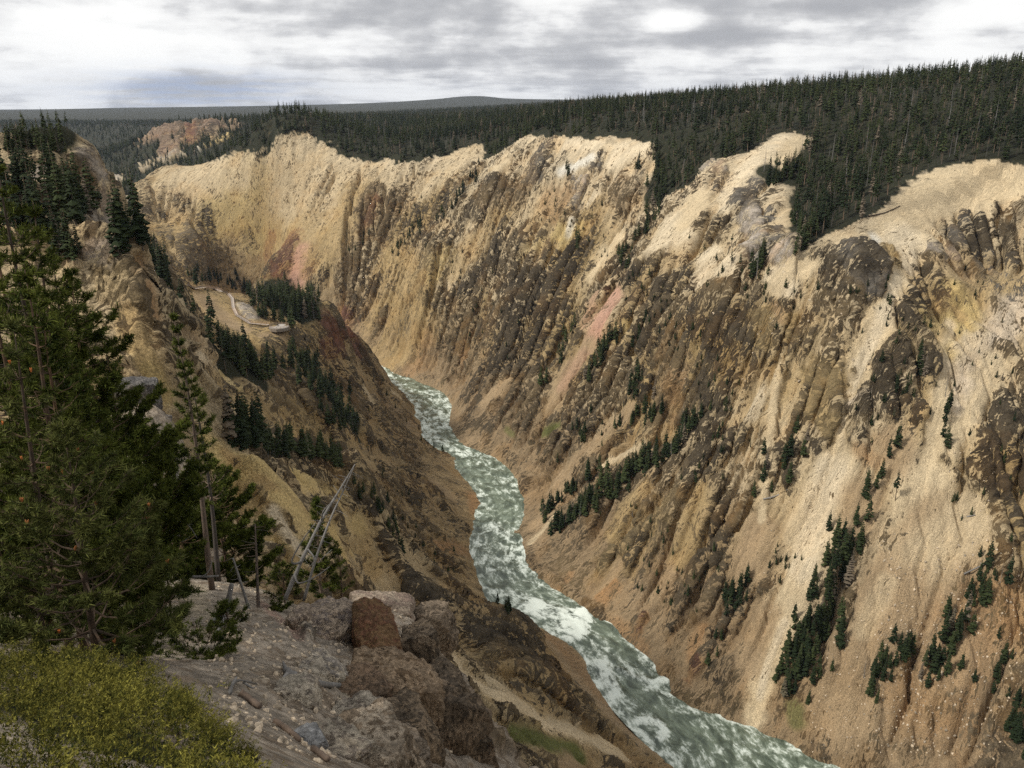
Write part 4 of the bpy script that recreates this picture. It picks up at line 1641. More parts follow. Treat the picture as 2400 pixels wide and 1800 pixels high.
for ln in GROVES.strip().splitlines():
    head, pts = ln.split('|')
    hv = [float(t) for t in head.split()]
    sp, cnt, h0, h1, kd = hv[:5]
    mind = hv[5] if len(hv) > 5 else 0
    pts = np.array([[float(c_) for c_ in p.split(',')] for p in pts.split()])
    sg = np.concatenate([[0], np.cumsum(np.linalg.norm(np.diff(pts, axis=0), axis=1))]) if len(pts) > 1 else np.array([0.0])
    for i in range(int(cnt)):
        t = sg[-1] * (i + rnd.random()) / cnt
        qx = np.interp(t, sg, pts[:, 0]) + rnd.gauss(0, .6) * sp
        qy = np.interp(t, sg, pts[:, 1]) + rnd.gauss(0, .45) * sp
        w = field.cast(qx, qy)
        if w is None or w[1] < mind:
            continue
        cand.append((w[0], w[1], w[2] - .2, rnd.uniform(h0, h1), kd))
cand = np.array(cand)
cpx, cpy, cdep = to_px(cand[:, :3])
size = cand[:, 3] * FPX / cdep
inframe = (cpx > -20) & (cpx < 2420) & (cpy < 1830) & (cpy - size < 1790)
print('trees', len(cand), time.time() - T0)

ZONES = [   # label, group, test on pixel of the foot
    ('dark conifer in the dense row between the two pale scree fans', 'conifers between the pale scree fans', lambda x, y: 1780 < x < 2040 and 1200 < y < 1700),
    ('dark conifer in the slanting strip right of the broad tan scree fan', 'conifers right of the broad scree fan', lambda x, y: x >= 2040 and y > 1200),
    ('conifer on the rocky steps beside the upper end of the scree fans', 'conifers beside the heads of the scree fans', lambda x, y: x > 1780 and y > 800),
    ('dark conifer in the long hedge-like row slanting down to the river', 'conifers in the long slanting row', lambda x, y: 1230 < x < 1720 and y > 960),
    ('slim conifer beside the pink gully on the middle slope', 'conifers beside the pink gully', lambda x, y: 1230 < x < 1620 and y > 690),
    ('conifer on the bare slope below the rim on the right wall', 'conifers below the right rim', lambda x, y: x > 1600 and y > 640),
    ('dark conifer in the wooded draw below the right hand rim', 'conifers in the wooded draw', lambda x, y: x > 1740 and y > 440),
    ('lodgepole pine with bare trunk at the edge of the right rim', 'pines along the right rim', lambda x, y: x > 1500),
    ('conifer between the tan cliff and the stairway trail', 'conifers left of the stairway trail', lambda x, y: 320 < x < 470 and 540 < y < 770),
    ('conifer in the dark wood behind the lookout platform', 'conifers behind the lookout platform', lambda x, y: 470 <= x < 860 and 560 < y < 772),
    ('conifer in the wood below the lookout platform', 'conifers below the lookout platform', lambda x, y: 320 < x < 860 and 560 < y < 1000),
    ('small conifer behind the yellow ridge on the near bank', 'conifers behind the yellow ridge', lambda x, y: 470 < x < 1240 and y >= 1000),
    ('conifer on top of the grey left cliff against the far forest', 'conifers on top of the left cliff', lambda x, y: x <= 330 and y < 400),
    ('conifer on the face of the grey left cliff', 'conifers on the face of the left cliff', lambda x, y: x <= 330 and y < 520),
    ('conifer on the shelf between the grey cliff and the tan cliff', 'conifers on the shelf between the left cliffs', lambda x, y: x <= 330 and y < 720),
    ('conifer on a rib of the far canyon wall', 'conifers on the far wall', lambda x, y: True),
]
order = np.argsort(-size * inframe)
chosen = set(int(i) for i in order[:292] if inframe[i])


def slope_tree(x, y, z, h, kd, px_, py_):
    ks = [v for v in VAR if kd == 0 or (kd == 1) == (v[3] == 'spruce')]
    cm, tm, _, kind = rnd.choice(ks)
    for lab, grp, test in ZONES:
        if test(px_, py_):
            break
    e = empty('conifer_tree', (x, y, z), rnd.uniform(0, 6.28))
    w = rnd.uniform(.85, 1.2)
    e.scale = (h * w, h * w, h)
    tag(e, lab, 'tree', grp)
    link('crown', cm, None, e)
    link('trunk', tm, None, e)
    return e


MADE = {}
for i in chosen:
    e = slope_tree(*cand[i], cpx[i], cpy[i])
    MADE.setdefault(e['group'], []).append((e, cpx[i], cand[i][3]))
for grp, lst in MADE.items():       # single out what can be singled out
    def word(e, w_):
        if e['label'].split()[0] in ('tallest', 'leftmost', 'rightmost', 'shortest'):
            return
        e['label'] = w_ + ' ' + e['label']
    if len(lst) > 1:
        word(max(lst, key=lambda t: t[1])[0], 'rightmost')
        word(min(lst, key=lambda t: t[1])[0], 'leftmost')
    if len(lst) > 3:
        word(max(lst, key=lambda t: t[2])[0], 'tallest')

rest = np.array([i for i in range(len(cand)) if i not in chosen])
RC = cand[rest]
me = bpy.data.meshes.new('forest')
me.vertices.add(len(RC))
me.vertices.foreach_set('co', RC[:, :3].astype(np.float32).ravel())
sc_ = np.stack([RC[:, 3] * RNG.uniform(.85, 1.25, len(RC))] * 2 + [RC[:, 3]], 1)
sc_[:, 1] = sc_[:, 0]
at = me.attributes.new('size', 'FLOAT_VECTOR', 'POINT')
at.data.foreach_set('vector', sc_.astype(np.float32).ravel())
at = me.attributes.new('turn', 'FLOAT_VECTOR', 'POINT')
at.data.foreach_set('vector', np.stack([RNG.normal(0, .03, len(RC)), RNG.normal(0, .03, len(RC)), RNG.uniform(0, 6.28, len(RC))], 1).astype(np.float32).ravel())
vi = np.where(RC[:, 4] == 1, RNG.integers(0, 4, len(RC)), np.where(RC[:, 4] == 2, np.where(RNG.random(len(RC)) < .8, RNG.integers(4, 8, len(RC)), RNG.integers(0, 4, len(RC))), RNG.integers(0, 8, len(RC))))
vi = np.where(RNG.random(len(RC)) < .05, 8, vi)
at = me.attributes.new('sort', 'INT', 'POINT')
at.data.foreach_set('value', vi.astype(np.int32))
forest = tag(link('forest', me), kind='stuff')
TREES = bpy.data.collections.new('tree_kinds')
for k, v in enumerate(VAR):
    o = bpy.data.objects.new('kind_%d' % k, v[2])
    TREES.objects.link(o)
TREES.objects.link(bpy.data.objects.new('kind_8', dmm))


def scatter_modifier(obj, coll):
    ng = bpy.data.node_groups.new('scatter', 'GeometryNodeTree')
    ng.interface.new_socket('Geometry', in_out='INPUT', socket_type='NodeSocketGeometry')
    ng.interface.new_socket('Geometry', in_out='OUTPUT', socket_type='NodeSocketGeometry')
    n = ng.nodes.new
    gi, go = n('NodeGroupInput'), n('NodeGroupOutput')
    ci_ = n('GeometryNodeCollectionInfo')
    ci_.inputs['Collection'].default_value = coll
    ci_.inputs['Separate Children'].default_value = True
    ci_.inputs['Reset Children'].default_value = True
    iop = n('GeometryNodeInstanceOnPoints')
    iop.inputs['Pick Instance'].default_value = True

    def attr(nm, ty):
        a_ = n('GeometryNodeInputNamedAttribute')
        a_.data_type = ty
        a_.inputs['Name'].default_value = nm
        return [s_ for s_ in a_.outputs if s_.enabled and s_.name == 'Attribute'][0]
    L = ng.links.new
    L(gi.outputs[0], iop.inputs['Points'])
    L(ci_.outputs[0], iop.inputs['Instance'])
    L(attr('sort', 'INT'), iop.inputs['Instance Index'])
    L(attr('turn', 'FLOAT_VECTOR'), iop.inputs['Rotation'])
    L(attr('size', 'FLOAT_VECTOR'), iop.inputs['Scale'])
    L(iop.outputs[0], go.inputs[0])
    md = obj.modifiers.new('scatter', 'NODES')
    md.node_group = ng


scatter_modifier(forest, TREES)
print('forest', time.time() - T0)
# ------------------------------------------------------------------ foreground pines
def needle_material(name, dark, lite):
    m, N, b = material(name)
    t = N.n('ShaderNodeAttribute', {'attribute_name': 'tip'}).outputs['Fac']
    isl = N.n('ShaderNodeNewGeometry').outputs['Random Per Island']
    tc = N.n('ShaderNodeTexCoord').outputs['Object']
    n = N.noise(tc, 1.3, 2.0)
    f = N.math('ADD', N.math('MULTIPLY', t, .45), N.math('ADD', N.math('MULTIPLY', isl, .35), N.math('MULTIPLY', N.math('SUBTRACT', n, .5), .9)))
    N.set(b, 'Base Color', N.mix(N.smooth(f, .05, .85), dark, lite))
    b.inputs['Roughness'].default_value = .75
    b.inputs['Specular IOR Level'].default_value = .06
    return m


M_PINE = needle_material('pine_needles', (.015, .026, .006), (.115, .132, .024))
M_PINE2 = needle_material('pine_needles_bright', (.030, .042, .012), (.125, .130, .036))
M_JUN = needle_material('juniper_needles', (.013, .022, .006), (.24, .215, .042))
M_BARK = simple_material('dark_bark', (.085, .065, .05), .4, scale=9)
M_BARKG = simple_material('grey_bark', (.105, .094, .086), .4, scale=9)
M_BUD = simple_material('orange_buds', (.36, .15, .055), .3, scale=30)


def tuft_mesh(name, org, dirs, size, n, width, rng, spread=.62, back=.9):
    """needle brushes: n slim triangles round every shoot"""
    M = len(org)
    o = np.repeat(org, n, 0)
    d = np.repeat(dirs, n, 0)
    s_ = np.repeat(size, n)
    u = rng.uniform(0, back, len(o))
    o = o - d * (u * s_ * 1.6)[:, None]
    r = rng.normal(0, 1, o.shape)
    r -= d * (r * d).sum(1, keepdims=True)
    r /= np.linalg.norm(r, axis=1, keepdims=True) + 1e-6
    v = d * .62 + r * spread * 1.35 + np.array([0, 0, .18])
    v /= np.linalg.norm(v, axis=1, keepdims=True)
    ln = s_ * rng.uniform(.65, 1.1, len(o))
    side = np.cross(v, rng.normal(0, 1, o.shape))
    side /= np.linalg.norm(side, axis=1, keepdims=True) + 1e-6
    w = (width * rng.uniform(.7, 1.3, len(o)))[:, None]
    V = np.stack([o - side * w, o + side * w, o + v * ln[:, None]], 1).reshape(-1, 3)
    F = np.arange(len(V)).reshape(-1, 3)
    me_ = mesh_np(name, V, F)
    tip = np.tile(np.array([0, 0, 1], np.float32), len(o)) * .6 + np.repeat((1 - u / back), 3) * .4
    vfloat(me_, 'tip', tip)
    return me_


def tube_np(mb, a, b, r0, r1, n=4):
    mb.tube([a, b], [r0, r1], n, cap=False)


def pine(px, py, Y, R, label, seed, base_px=None, start=.15, limbs=46, brush=.085, per=13, width=.0065, shape='cone', lean=(0, 0),
         dens=1.0, mat=None, bark=None, buds=0, trunk_r=None, group='foreground pines', name='pine_tree', zlow=None):
    rng = np.random.default_rng(seed)
    rd = random.Random(seed)
    top = P(px, py, Y)
    gx_, gy_ = top[0] - lean[0], top[1] - lean[1]
    gz = field.height(gx_, gy_) if zlow is None else zlow
    h = top[2] - gz
    e = empty(name, (gx_, gy_, gz))
    tag(e, label, 'tree', group)
    tr = trunk_r or (.0085 * h + .025)

    def axis(t):
        return Vector((lean[0] * t + .04 * h * .3 * math.sin(t * 4 + seed), lean[1] * t + .02 * h * .3 * math.cos(t * 3 + seed), h * t))
    tm = MB()
    ts = [i / 11 for i in range(12)]
    tm.tube([axis(t) - Vector((0, 0, .25 if t == 0 else 0)) for t in ts], [tr * (1 - .93 * t) for t in ts], 8)
    bm_ = MB()
    org, dr, sz, bud = [], [], [], []
    for l in range(limbs):
        if l % 5 == 0:
            wh = rd.uniform(-.3, .3)
        t = start + (1 - start) * min(1, max(0, ((l // 5) * 5 + 2.5 + wh * 3 + rd.uniform(-.5, .5)) / limbs)) ** .9
        f = (t - start) / (1 - start)
        if shape == 'cone':
            L = R * (1 - f) ** .7 * (.55 + .45 * min(1, f * 5 + .2))
        elif shape == 'column':
            L = R * (1 - f ** 2.5) * (.75 + .25 * math.sin(f * 9 + seed))
        else:
            L = R * math.sin(math.pi * min(.98, .22 + f * .78)) ** .8
        L *= rd.uniform(.55, 1.18)
        if L < .08:
            L = .08
        a = l * 2.399 + rd.uniform(-.5, .5)
        d = Vector((math.cos(a), math.sin(a), 0))
        p0 = axis(t)
        rise = rd.uniform(-.12, .30) + .35 * f
        pts = [p0 + d * (L * s) + Vector((0, 0, L * (rise * s + .28 * s * s - .12 * math.sin(s * 3.1)))) for s in (0, .3, .6, .85, 1)]
        br = tr * (1 - .9 * t) * .32 + .004
        bm_.tube(pts, [br * (1 - .85 * s) for s in (0, .3, .6, .85, 1)], 4, cap=False)
        nsub = max(3, int(L * 15 * dens))
        shoots = [(pts[4], (pts[4] - pts[3]).normalized())]
        for q in range(nsub):
            s = rd.uniform(.22, 1) ** .6 * .98
            k = min(3, int(s * 4))
            pp = pts[k].lerp(pts[k + 1], s * 4 - k) if k < 3 else pts[3].lerp(pts[4], rd.random())
            sd = d.cross(Vector((0, 0, 1))) * rd.choice((-1, 1))
            v = (d * rd.uniform(.3, .9) + sd * rd.uniform(.35, 1.0) + Vector((0, 0, rd.uniform(-.05, .5)))).normalized()
            l2 = L * rd.uniform(.10, .34) * (1.15 - s * .5) + .05
            q2 = pp + v * l2
            bm_.tube([pp, q2], [br * .3 + .002, .002], 3, cap=False)
            vv = (v + Vector((0, 0, .35))).normalized()
            shoots.append((q2, vv))
            if l2 > .22:
                for w_ in range(int(l2 / .07)):
                    s2 = rd.uniform(.25, .9)
                    side = v.cross(Vector((0, 0, 1))) * rd.choice((-1, 1))
                    v3 = (v * .6 + side * rd.uniform(.4, .9) + Vector((0, 0, rd.uniform(0, .5)))).normalized()
                    shoots.append((pp.lerp(q2, s2) + v3 * rd.uniform(.05, .12), v3))
        for o_, v in shoots:
            org.append(tuple(o_))
            dr.append(tuple(v))
            sz.append(brush * 1.25 * rd.uniform(.75, 1.25))
        bud.append((pts[4], brush))
    # leader
    org.append(tuple(axis(1)))
    dr.append((0, 0, 1))
    sz.append(brush)
    cm_ = tuft_mesh('crown', np.array(org), np.array(dr), np.array(sz), int(per * 1.25), width * 1.35, rng)
    link('trunk', tm.mesh('trunk', True), bark or M_BARK, e)
    tag(link('branches', bm_.mesh('branches'), bark or M_BARK, e), kind='stuff')
    link('crown', cm_, mat or M_PINE, e)
    if buds:
        bb = MB()
        for o_, s_ in rd.sample(bud, min(buds, len(bud))):
            for k in range(4):
                v = Vector((rd.uniform(-.4, .4), rd.uniform(-.4, .4), 1)).normalized()
                bb.tube([o_, o_ + v * s_ * .45, o_ + v * s_ * .7], [.008, .011, .004], 4)
        tag(link('buds', bb.mesh('buds'), M_BUD, e), kind='stuff')
    return e


pine(8, 372, 15, 1.5, 'tall dark pine at the far left edge reaching highest in the foreground', 1, limbs=95, start=.12, brush=.10, per=14, width=.008, dens=1.25)
pine(168, 640, 17.5, 1.75, 'broad pine with bare lower trunk standing second from the left edge', 2, limbs=72, start=.36, brush=.105, per=14, width=.009, dens=1.2)
pine(20, 760, 10.5, 1.0, 'yellowish pine with orange shoot tips at the left edge under the tallest pine', 3, limbs=58, start=.1, brush=.085, per=18, width=.0055, mat=M_PINE2, buds=10, dens=1.2)
pine(135, 985, 9.5, 1.25, 'bushy near pine carrying orange buds above the juniper', 4, limbs=80, start=.05, brush=.085, per=20, width=.005, mat=M_PINE2, buds=18, dens=1.3)
pine(402, 735, 25, .62, 'slender tall pine with narrow crown rising beside the cliff', 5, limbs=70, start=.42, brush=.12, per=12, width=.011, shape='column', lean=(-.25, 0), bark=M_BARKG, dens=1.3)
pine(447, 850, 27, .75, 'thin pine standing just right of the slender tall pine', 6, limbs=44, start=.35, brush=.12, per=12, width=.011, shape='column', bark=M_BARKG, dens=1.2)
pine(495, 1075, 31, 2.5, 'wide dense pyramid shaped pine at the edge of the yellow slope', 7, limbs=95, start=.12, brush=.13, per=13, width=.013, dens=1.1)
pine(400, 1090, 28, 1.7, 'dense pine between the slender pine and the pyramid shaped pine', 8, limbs=64, start=.15, brush=.12, per=12, width=.012, dens=1.1)
pine(285, 1000, 21, 1.8, 'dark rounded pine behind the juniper with its trunk in shade', 9, limbs=85, start=.22, brush=.11, per=13, width=.010, shape='round', dens=1.2)
pine(215, 1180, 13.5, 1.2, 'low dark pine between the budding pine and the rounded pine', 10, limbs=60, start=.06, brush=.095, per=15, width=.007, dens=1.2)
pine(62, 470, 17, 1.6, 'dark pine with a tapering top just right of the tallest pine', 22, limbs=90, start=.08, brush=.11, per=14, width=.009, dens=1.2)
pine(235, 800, 19.5, 1.5, 'dark pine filling the gap right of the broad pine', 23, limbs=70, start=.08, brush=.11, per=13, width=.010, dens=1.1)
pine(-60, 560, 13.5, 1.6, 'pine cut by the left picture edge below the tallest pine', 24, limbs=80, start=.08, brush=.1, per=14, width=.008, dens=1.2)
pine(330, 1090, 23, 1.4, 'dark pine standing before the foot of the slender pine', 25, limbs=64, start=.08, brush=.11, per=13, width=.010, dens=1.1)
pine(150, 820, 14.5, 1.3, 'dark pine in front of the trunk of the broad pine', 26, limbs=64, start=.06, brush=.1, per=14, width=.008, dens=1.2)
pine(-25, 430, 19, 1.9, 'dark pine behind the tallest pine at the left edge', 27, limbs=90, start=.08, brush=.12, per=13, width=.010, dens=1.2)
pine(112, 585, 20, 1.7, 'dark pine rising behind the tapering pine and the broad pine', 28, limbs=80, start=.08, brush=.12, per=13, width=.010, dens=1.2)
pine(40, 620, 12.5, 1.3, 'dark pine in front of the tallest pine with crowded limbs', 29, limbs=80, start=.06, brush=.1, per=14, width=.008, dens=1.2)
pine(255, 930, 23, 1.7, 'dark pine between the broad pine and the slender pine', 30, limbs=70, start=.06, brush=.12, per=13, width=.010, dens=1.2)
pine(95, 700, 13.5, 1.3, 'dense dark pine between the tallest pine and the broad pine', 21, limbs=80, start=.08, brush=.1, per=14, width=.008, dens=1.2)
pine(40, 1170, 11.5, 1.2, 'dark low pine in the left corner above the juniper', 11, limbs=60, start=.05, brush=.09, per=15, width=.0065, dens=1.2)
pine(380, 1290, 21, 1.0, 'small pine with dead lower twigs beside the pale bare ground', 12, limbs=40, start=.3, brush=.105, per=12, width=.010)
pine(528, 1415, 19, .62, 'young open pine sapling on the pale slope', 13, limbs=34, start=.12, brush=.095, per=14, width=.008, dens=1.2, group='young pines on the pale slope')
pine(650, 1425, 24, .55, 'small sapling tuft beside the bare white pole', 14, limbs=20, start=.2, brush=.10, per=13, width=.009, group='young pines on the pale slope')
pine(470, 1535, 16, .85, 'low bushy dark pine just above the juniper', 15, limbs=36, start=.05, brush=.085, per=15, width=.007, shape='round', group='young pines on the pale slope')
pine(738, 1165, 27.5, .85, 'sparse pine behind the leaning grey snag', 16, limbs=55, start=.2, brush=.13, per=14, width=.012, dens=1.3, bark=M_BARKG, group='young pines on the pale slope')
pine(660, 1320, 26, .6, 'dark bushy pine at the foot of the leaning grey snag', 17, limbs=30, start=.1, brush=.11, per=13, width=.010, shape='round', group='young pines on the pale slope')
pine(790, 1270, 27.5, .5, 'small pine right of the leaning grey snag', 18, limbs=26, start=.15, brush=.11, per=12, width=.010, group='young pines on the pale slope')
pine(300, 1480, 13, .7, 'shrubby pine half hidden by the top of the juniper', 19, limbs=36, start=.05, brush=.085, per=15, width=.0065, shape='round', group='young pines on the pale slope')
print('pines', time.time() - T0)

# ------------------------------------------------------------------ dead wood
def px_line(pts):
    return [Vector(P(*p)) for p in pts]


def wood(name, label, cat, paths, mat=M_GREY, group=None):
    """paths: list of (points, r0, r1, part name); the first is the trunk"""
    root = None
    for pts, r0, r1, nm in paths:
        n = max(2, len(pts))
        # round the bends
        fine = []
        for i in range(len(pts) - 1):
            a = pts[max(i - 1, 0)]
            b_, c_ = pts[i], pts[i + 1]
            d_ = pts[min(i + 2, len(pts) - 1)]
            for k in range(4):
                t = k / 4
                fine.append(.5 * ((2 * b_) + (c_ - a) * t + (2 * a - 5 * b_ + 4 * c_ - d_) * t * t + (3 * b_ - a - 3 * c_ + d_) * t ** 3))
        fine.append(pts[-1])
        rr_ = [r0 + (r1 - r0) * i / (len(fine) - 1) for i in range(len(fine))]
        rr_ = [r * (1 + .12 * math.sin(i * 2.3 + r0 * 100)) for i, r in enumerate(rr_)]
        if root is None:
            root = empty(name, fine[0])
            tag(root, label, cat, group)
            org = fine[0]
        mb = MB()
        mb.tube([p - org for p in fine], rr_, 7)
        mb.build(nm, mat, root, True)
    return root


def twigs(base, tip, n, L, r, seed, drop=0.0):
    rd = random.Random(seed)
    out = []
    ax = (tip - base).normalized()
    for i in range(n):
        p = base.lerp(tip, (i + rd.random()) / n)
        v = Vector((rd.uniform(-1, 1), rd.uniform(-1, 1), rd.uniform(-.3, .3) - drop))
        v = (v - ax * v.dot(ax)).normalized()
        l_ = L * rd.uniform(.4, 1)
        out.append(([p, p + v * l_ * .5, p + v * l_ + Vector((0, 0, rd.uniform(-.1, .12)))], r, r * .35, 'twig'))
    return out


wood('dead_tree', 'forked grey dead tree leaning right above the boulders', 'dead tree', [
    (px_line([(668, 1405, 25), (700, 1330, 25.3), (750, 1225, 25.8), (795, 1150, 26.3), (832, 1088, 26.8)]), .085, .014, 'trunk'),
    (px_line([(712, 1408, 25), (740, 1310, 25.2), (775, 1215, 25.8), (805, 1150, 26.4), (829, 1096, 26.8)]), .055, .01, 'trunk'),
    (px_line([(706, 1318, 25.3), (688, 1321, 25.1), (686, 1308, 25.1), (712, 1262, 25.2), (740, 1225, 25.3)]), .045, .012, 'branch'),
    (px_line([(690, 1345, 25.2), (698, 1366, 24.9), (720, 1362, 24.8), (750, 1345, 24.9), (772, 1328, 25)]), .04, .01, 'branch'),
    (px_line([(722, 1288, 25.3), (735, 1305, 25), (733, 1320, 25), (722, 1330, 25)]), .028, .008, 'branch'),
    (px_line([(754, 1218, 25.8), (757, 1200, 25.6), (772, 1182, 25.7), (790, 1168, 25.9)]), .03, .008, 'branch'),
    (px_line([(745, 1320, 25.3), (764, 1300, 25.3), (778, 1288, 25.4)]), .02, .006, 'branch'),
] + twigs(*px_line([(700, 1330, 25.3), (832, 1088, 26.8)]), 26, .7, .012, 8) + twigs(*px_line([(740, 1310, 25.2), (829, 1096, 26.8)]), 18, .6, .010, 9))
b0, b1 = px_line([(609, 1502, 23.5), (598, 1228, 24.5)])
wood('dead_tree', 'bare upright dead stem with short horizontal twigs beside the leaning pole', 'dead tree', [([b0, b0.lerp(b1, .5), b1], .075, .02, 'trunk')] + twigs(b0.lerp(b1, .2), b1, 34, .55, .012, 3), M_BARKG)
b0, b1 = px_line([(604, 1492, 23.2), (546, 1308, 23.6)])
wood('leaning_pole', 'pale barkless pole leaning left against the pines', 'dead tree', [([b0, b0.lerp(b1, .5), b1], .065, .03, 'trunk')] + twigs(b0.lerp(b1, .6), b1, 10, .35, .008, 4))
b0, b1 = px_line([(418, 1280, 24), (415, 1060, 24.5)])
wood('dead_tree', 'grey dead stem with curling twigs in front of the slender pine', 'dead tree', [([b0, b0.lerp(b1, .5), b1],    .055, .028, 'trunk'),
     (px_line([(418, 1150, 24.2), (430, 1140, 24), (448, 1120, 24)]), .03, .008, 'branch'), (px_line([(417, 1210, 24.2), (445, 1235, 24), (462, 1262, 24)]), .028, .008, 'branch'),
     (px_line([(436, 1352, 21.5), (470, 1352, 21.5), (488, 1340, 21.6), (497, 1315, 21.8)]), .03, .01, 'branch')] + twigs(b0, b1, 14, .5, .01, 5))


def ground_line(pts, up_):
    out = []
    for k, (a, b_) in enumerate(pts):
        w = field.cast(a, b_)
        out.append(Vector(w) + Vector((0, 0, up_)))
    return out


wood('stump', 'grey twisted stump with spread roots on the pale bare ground', 'stump', [
    (px_line([(520, 1452, 22), (532, 1420, 22), (543, 1368, 22.2)]), .16, .06, 'trunk'),
    (ground_line([(520, 1450), (500, 1462), (482, 1478)], .05), .09, .02, 'root'), (ground_line([(520, 1450), (515, 1478), (500, 1498)], .05), .08, .02, 'root'),
    (ground_line([(522, 1450), (540, 1470), (552, 1490)], .05), .07, .02, 'root'),
    (px_line([(436, 1362, 22), (445, 1352, 22), (480, 1352, 22), (512, 1350, 22)]), .05, .03, 'branch')])
wood('fallen_log', 'bleached driftwood log with a root knot lying on the grey rubble', 'log', [
    (ground_line([(672, 1584), (700, 1600), (740, 1611), (790, 1615), (842, 1614)], .10), .13, .035, 'trunk'),
    (ground_line([(674, 1584), (666, 1572), (664, 1560)], .1), .06, .02, 'root'), (ground_line([(676, 1584), (664, 1594), (658, 1604)], .06), .05, .02, 'root')])
wood('fallen_branch', 'white forked dead branch beside the juniper', 'branch', [
    (ground_line([(541, 1636), (546, 1618), (562, 1610), (605, 1614)], .10), .04, .012, 'stem'),
    (ground_line([(546, 1618), (552, 1604), (558, 1600)], .12), .03, .01, 'fork'), (ground_line([(575, 1611), (590, 1624), (604, 1618)], .10), .025, .008, 'fork')])
wood('fallen_log', 'short grey log lying below the forked white branch', 'log', [(ground_line([(562, 1632), (588, 1650), (608, 1664)], .07), .08, .05, 'trunk')], M_BARKG)
wood('fallen_log', 'dark half buried log above the bottom edge of the slope', 'log', [(ground_line([(645, 1698), (668, 1716), (695, 1742)], .05), .05, .04, 'trunk')], M_BARKG)
wood('fallen_log', 'dark half buried log at the bottom edge of the slope', 'log', [(ground_line([(724, 1762), (745, 1776), (765, 1792)], .05), .05, .04, 'trunk')], M_BARKG)
wood('dead_stick', 'short dark stick poking out of the grey rock face', 'branch', [(ground_line([(898, 1690), (904, 1660)], .05) + [ground_line([(914, 1648)], .35)[0]], .05, .015, 'stem')], M_BARK)
for pts, lab in (([(2250, 1217), (2285, 1209)], 'white log lying across the broad tan scree fan'), ([(1788, 1176), (1820, 1168), (1845, 1155)], 'grey log lying at the foot of a tree row on the scree'),
                 ([(2258, 1350), (2310, 1325)], 'pale log leaning on the tree strip of the lower scree'), ([(2012, 990), (2034, 1022)], 'white fallen trunk below the dark outcrop between the fans'),
                 ([(2035, 510), (2075, 500), (2110, 486)], 'dark fallen trunk just under the right rim'), ([(1210, 1765), (1262, 1778)], 'long log on the orange slope near the bottom edge')):
    if field.cast(*pts[0])[1] < 100:
        continue
    wood('fallen_log', lab, 'log', [(ground_line(pts, .3), .34, .2, 'trunk')], M_GREY if 'dark' not in lab else M_BARK, 'logs on the slopes')

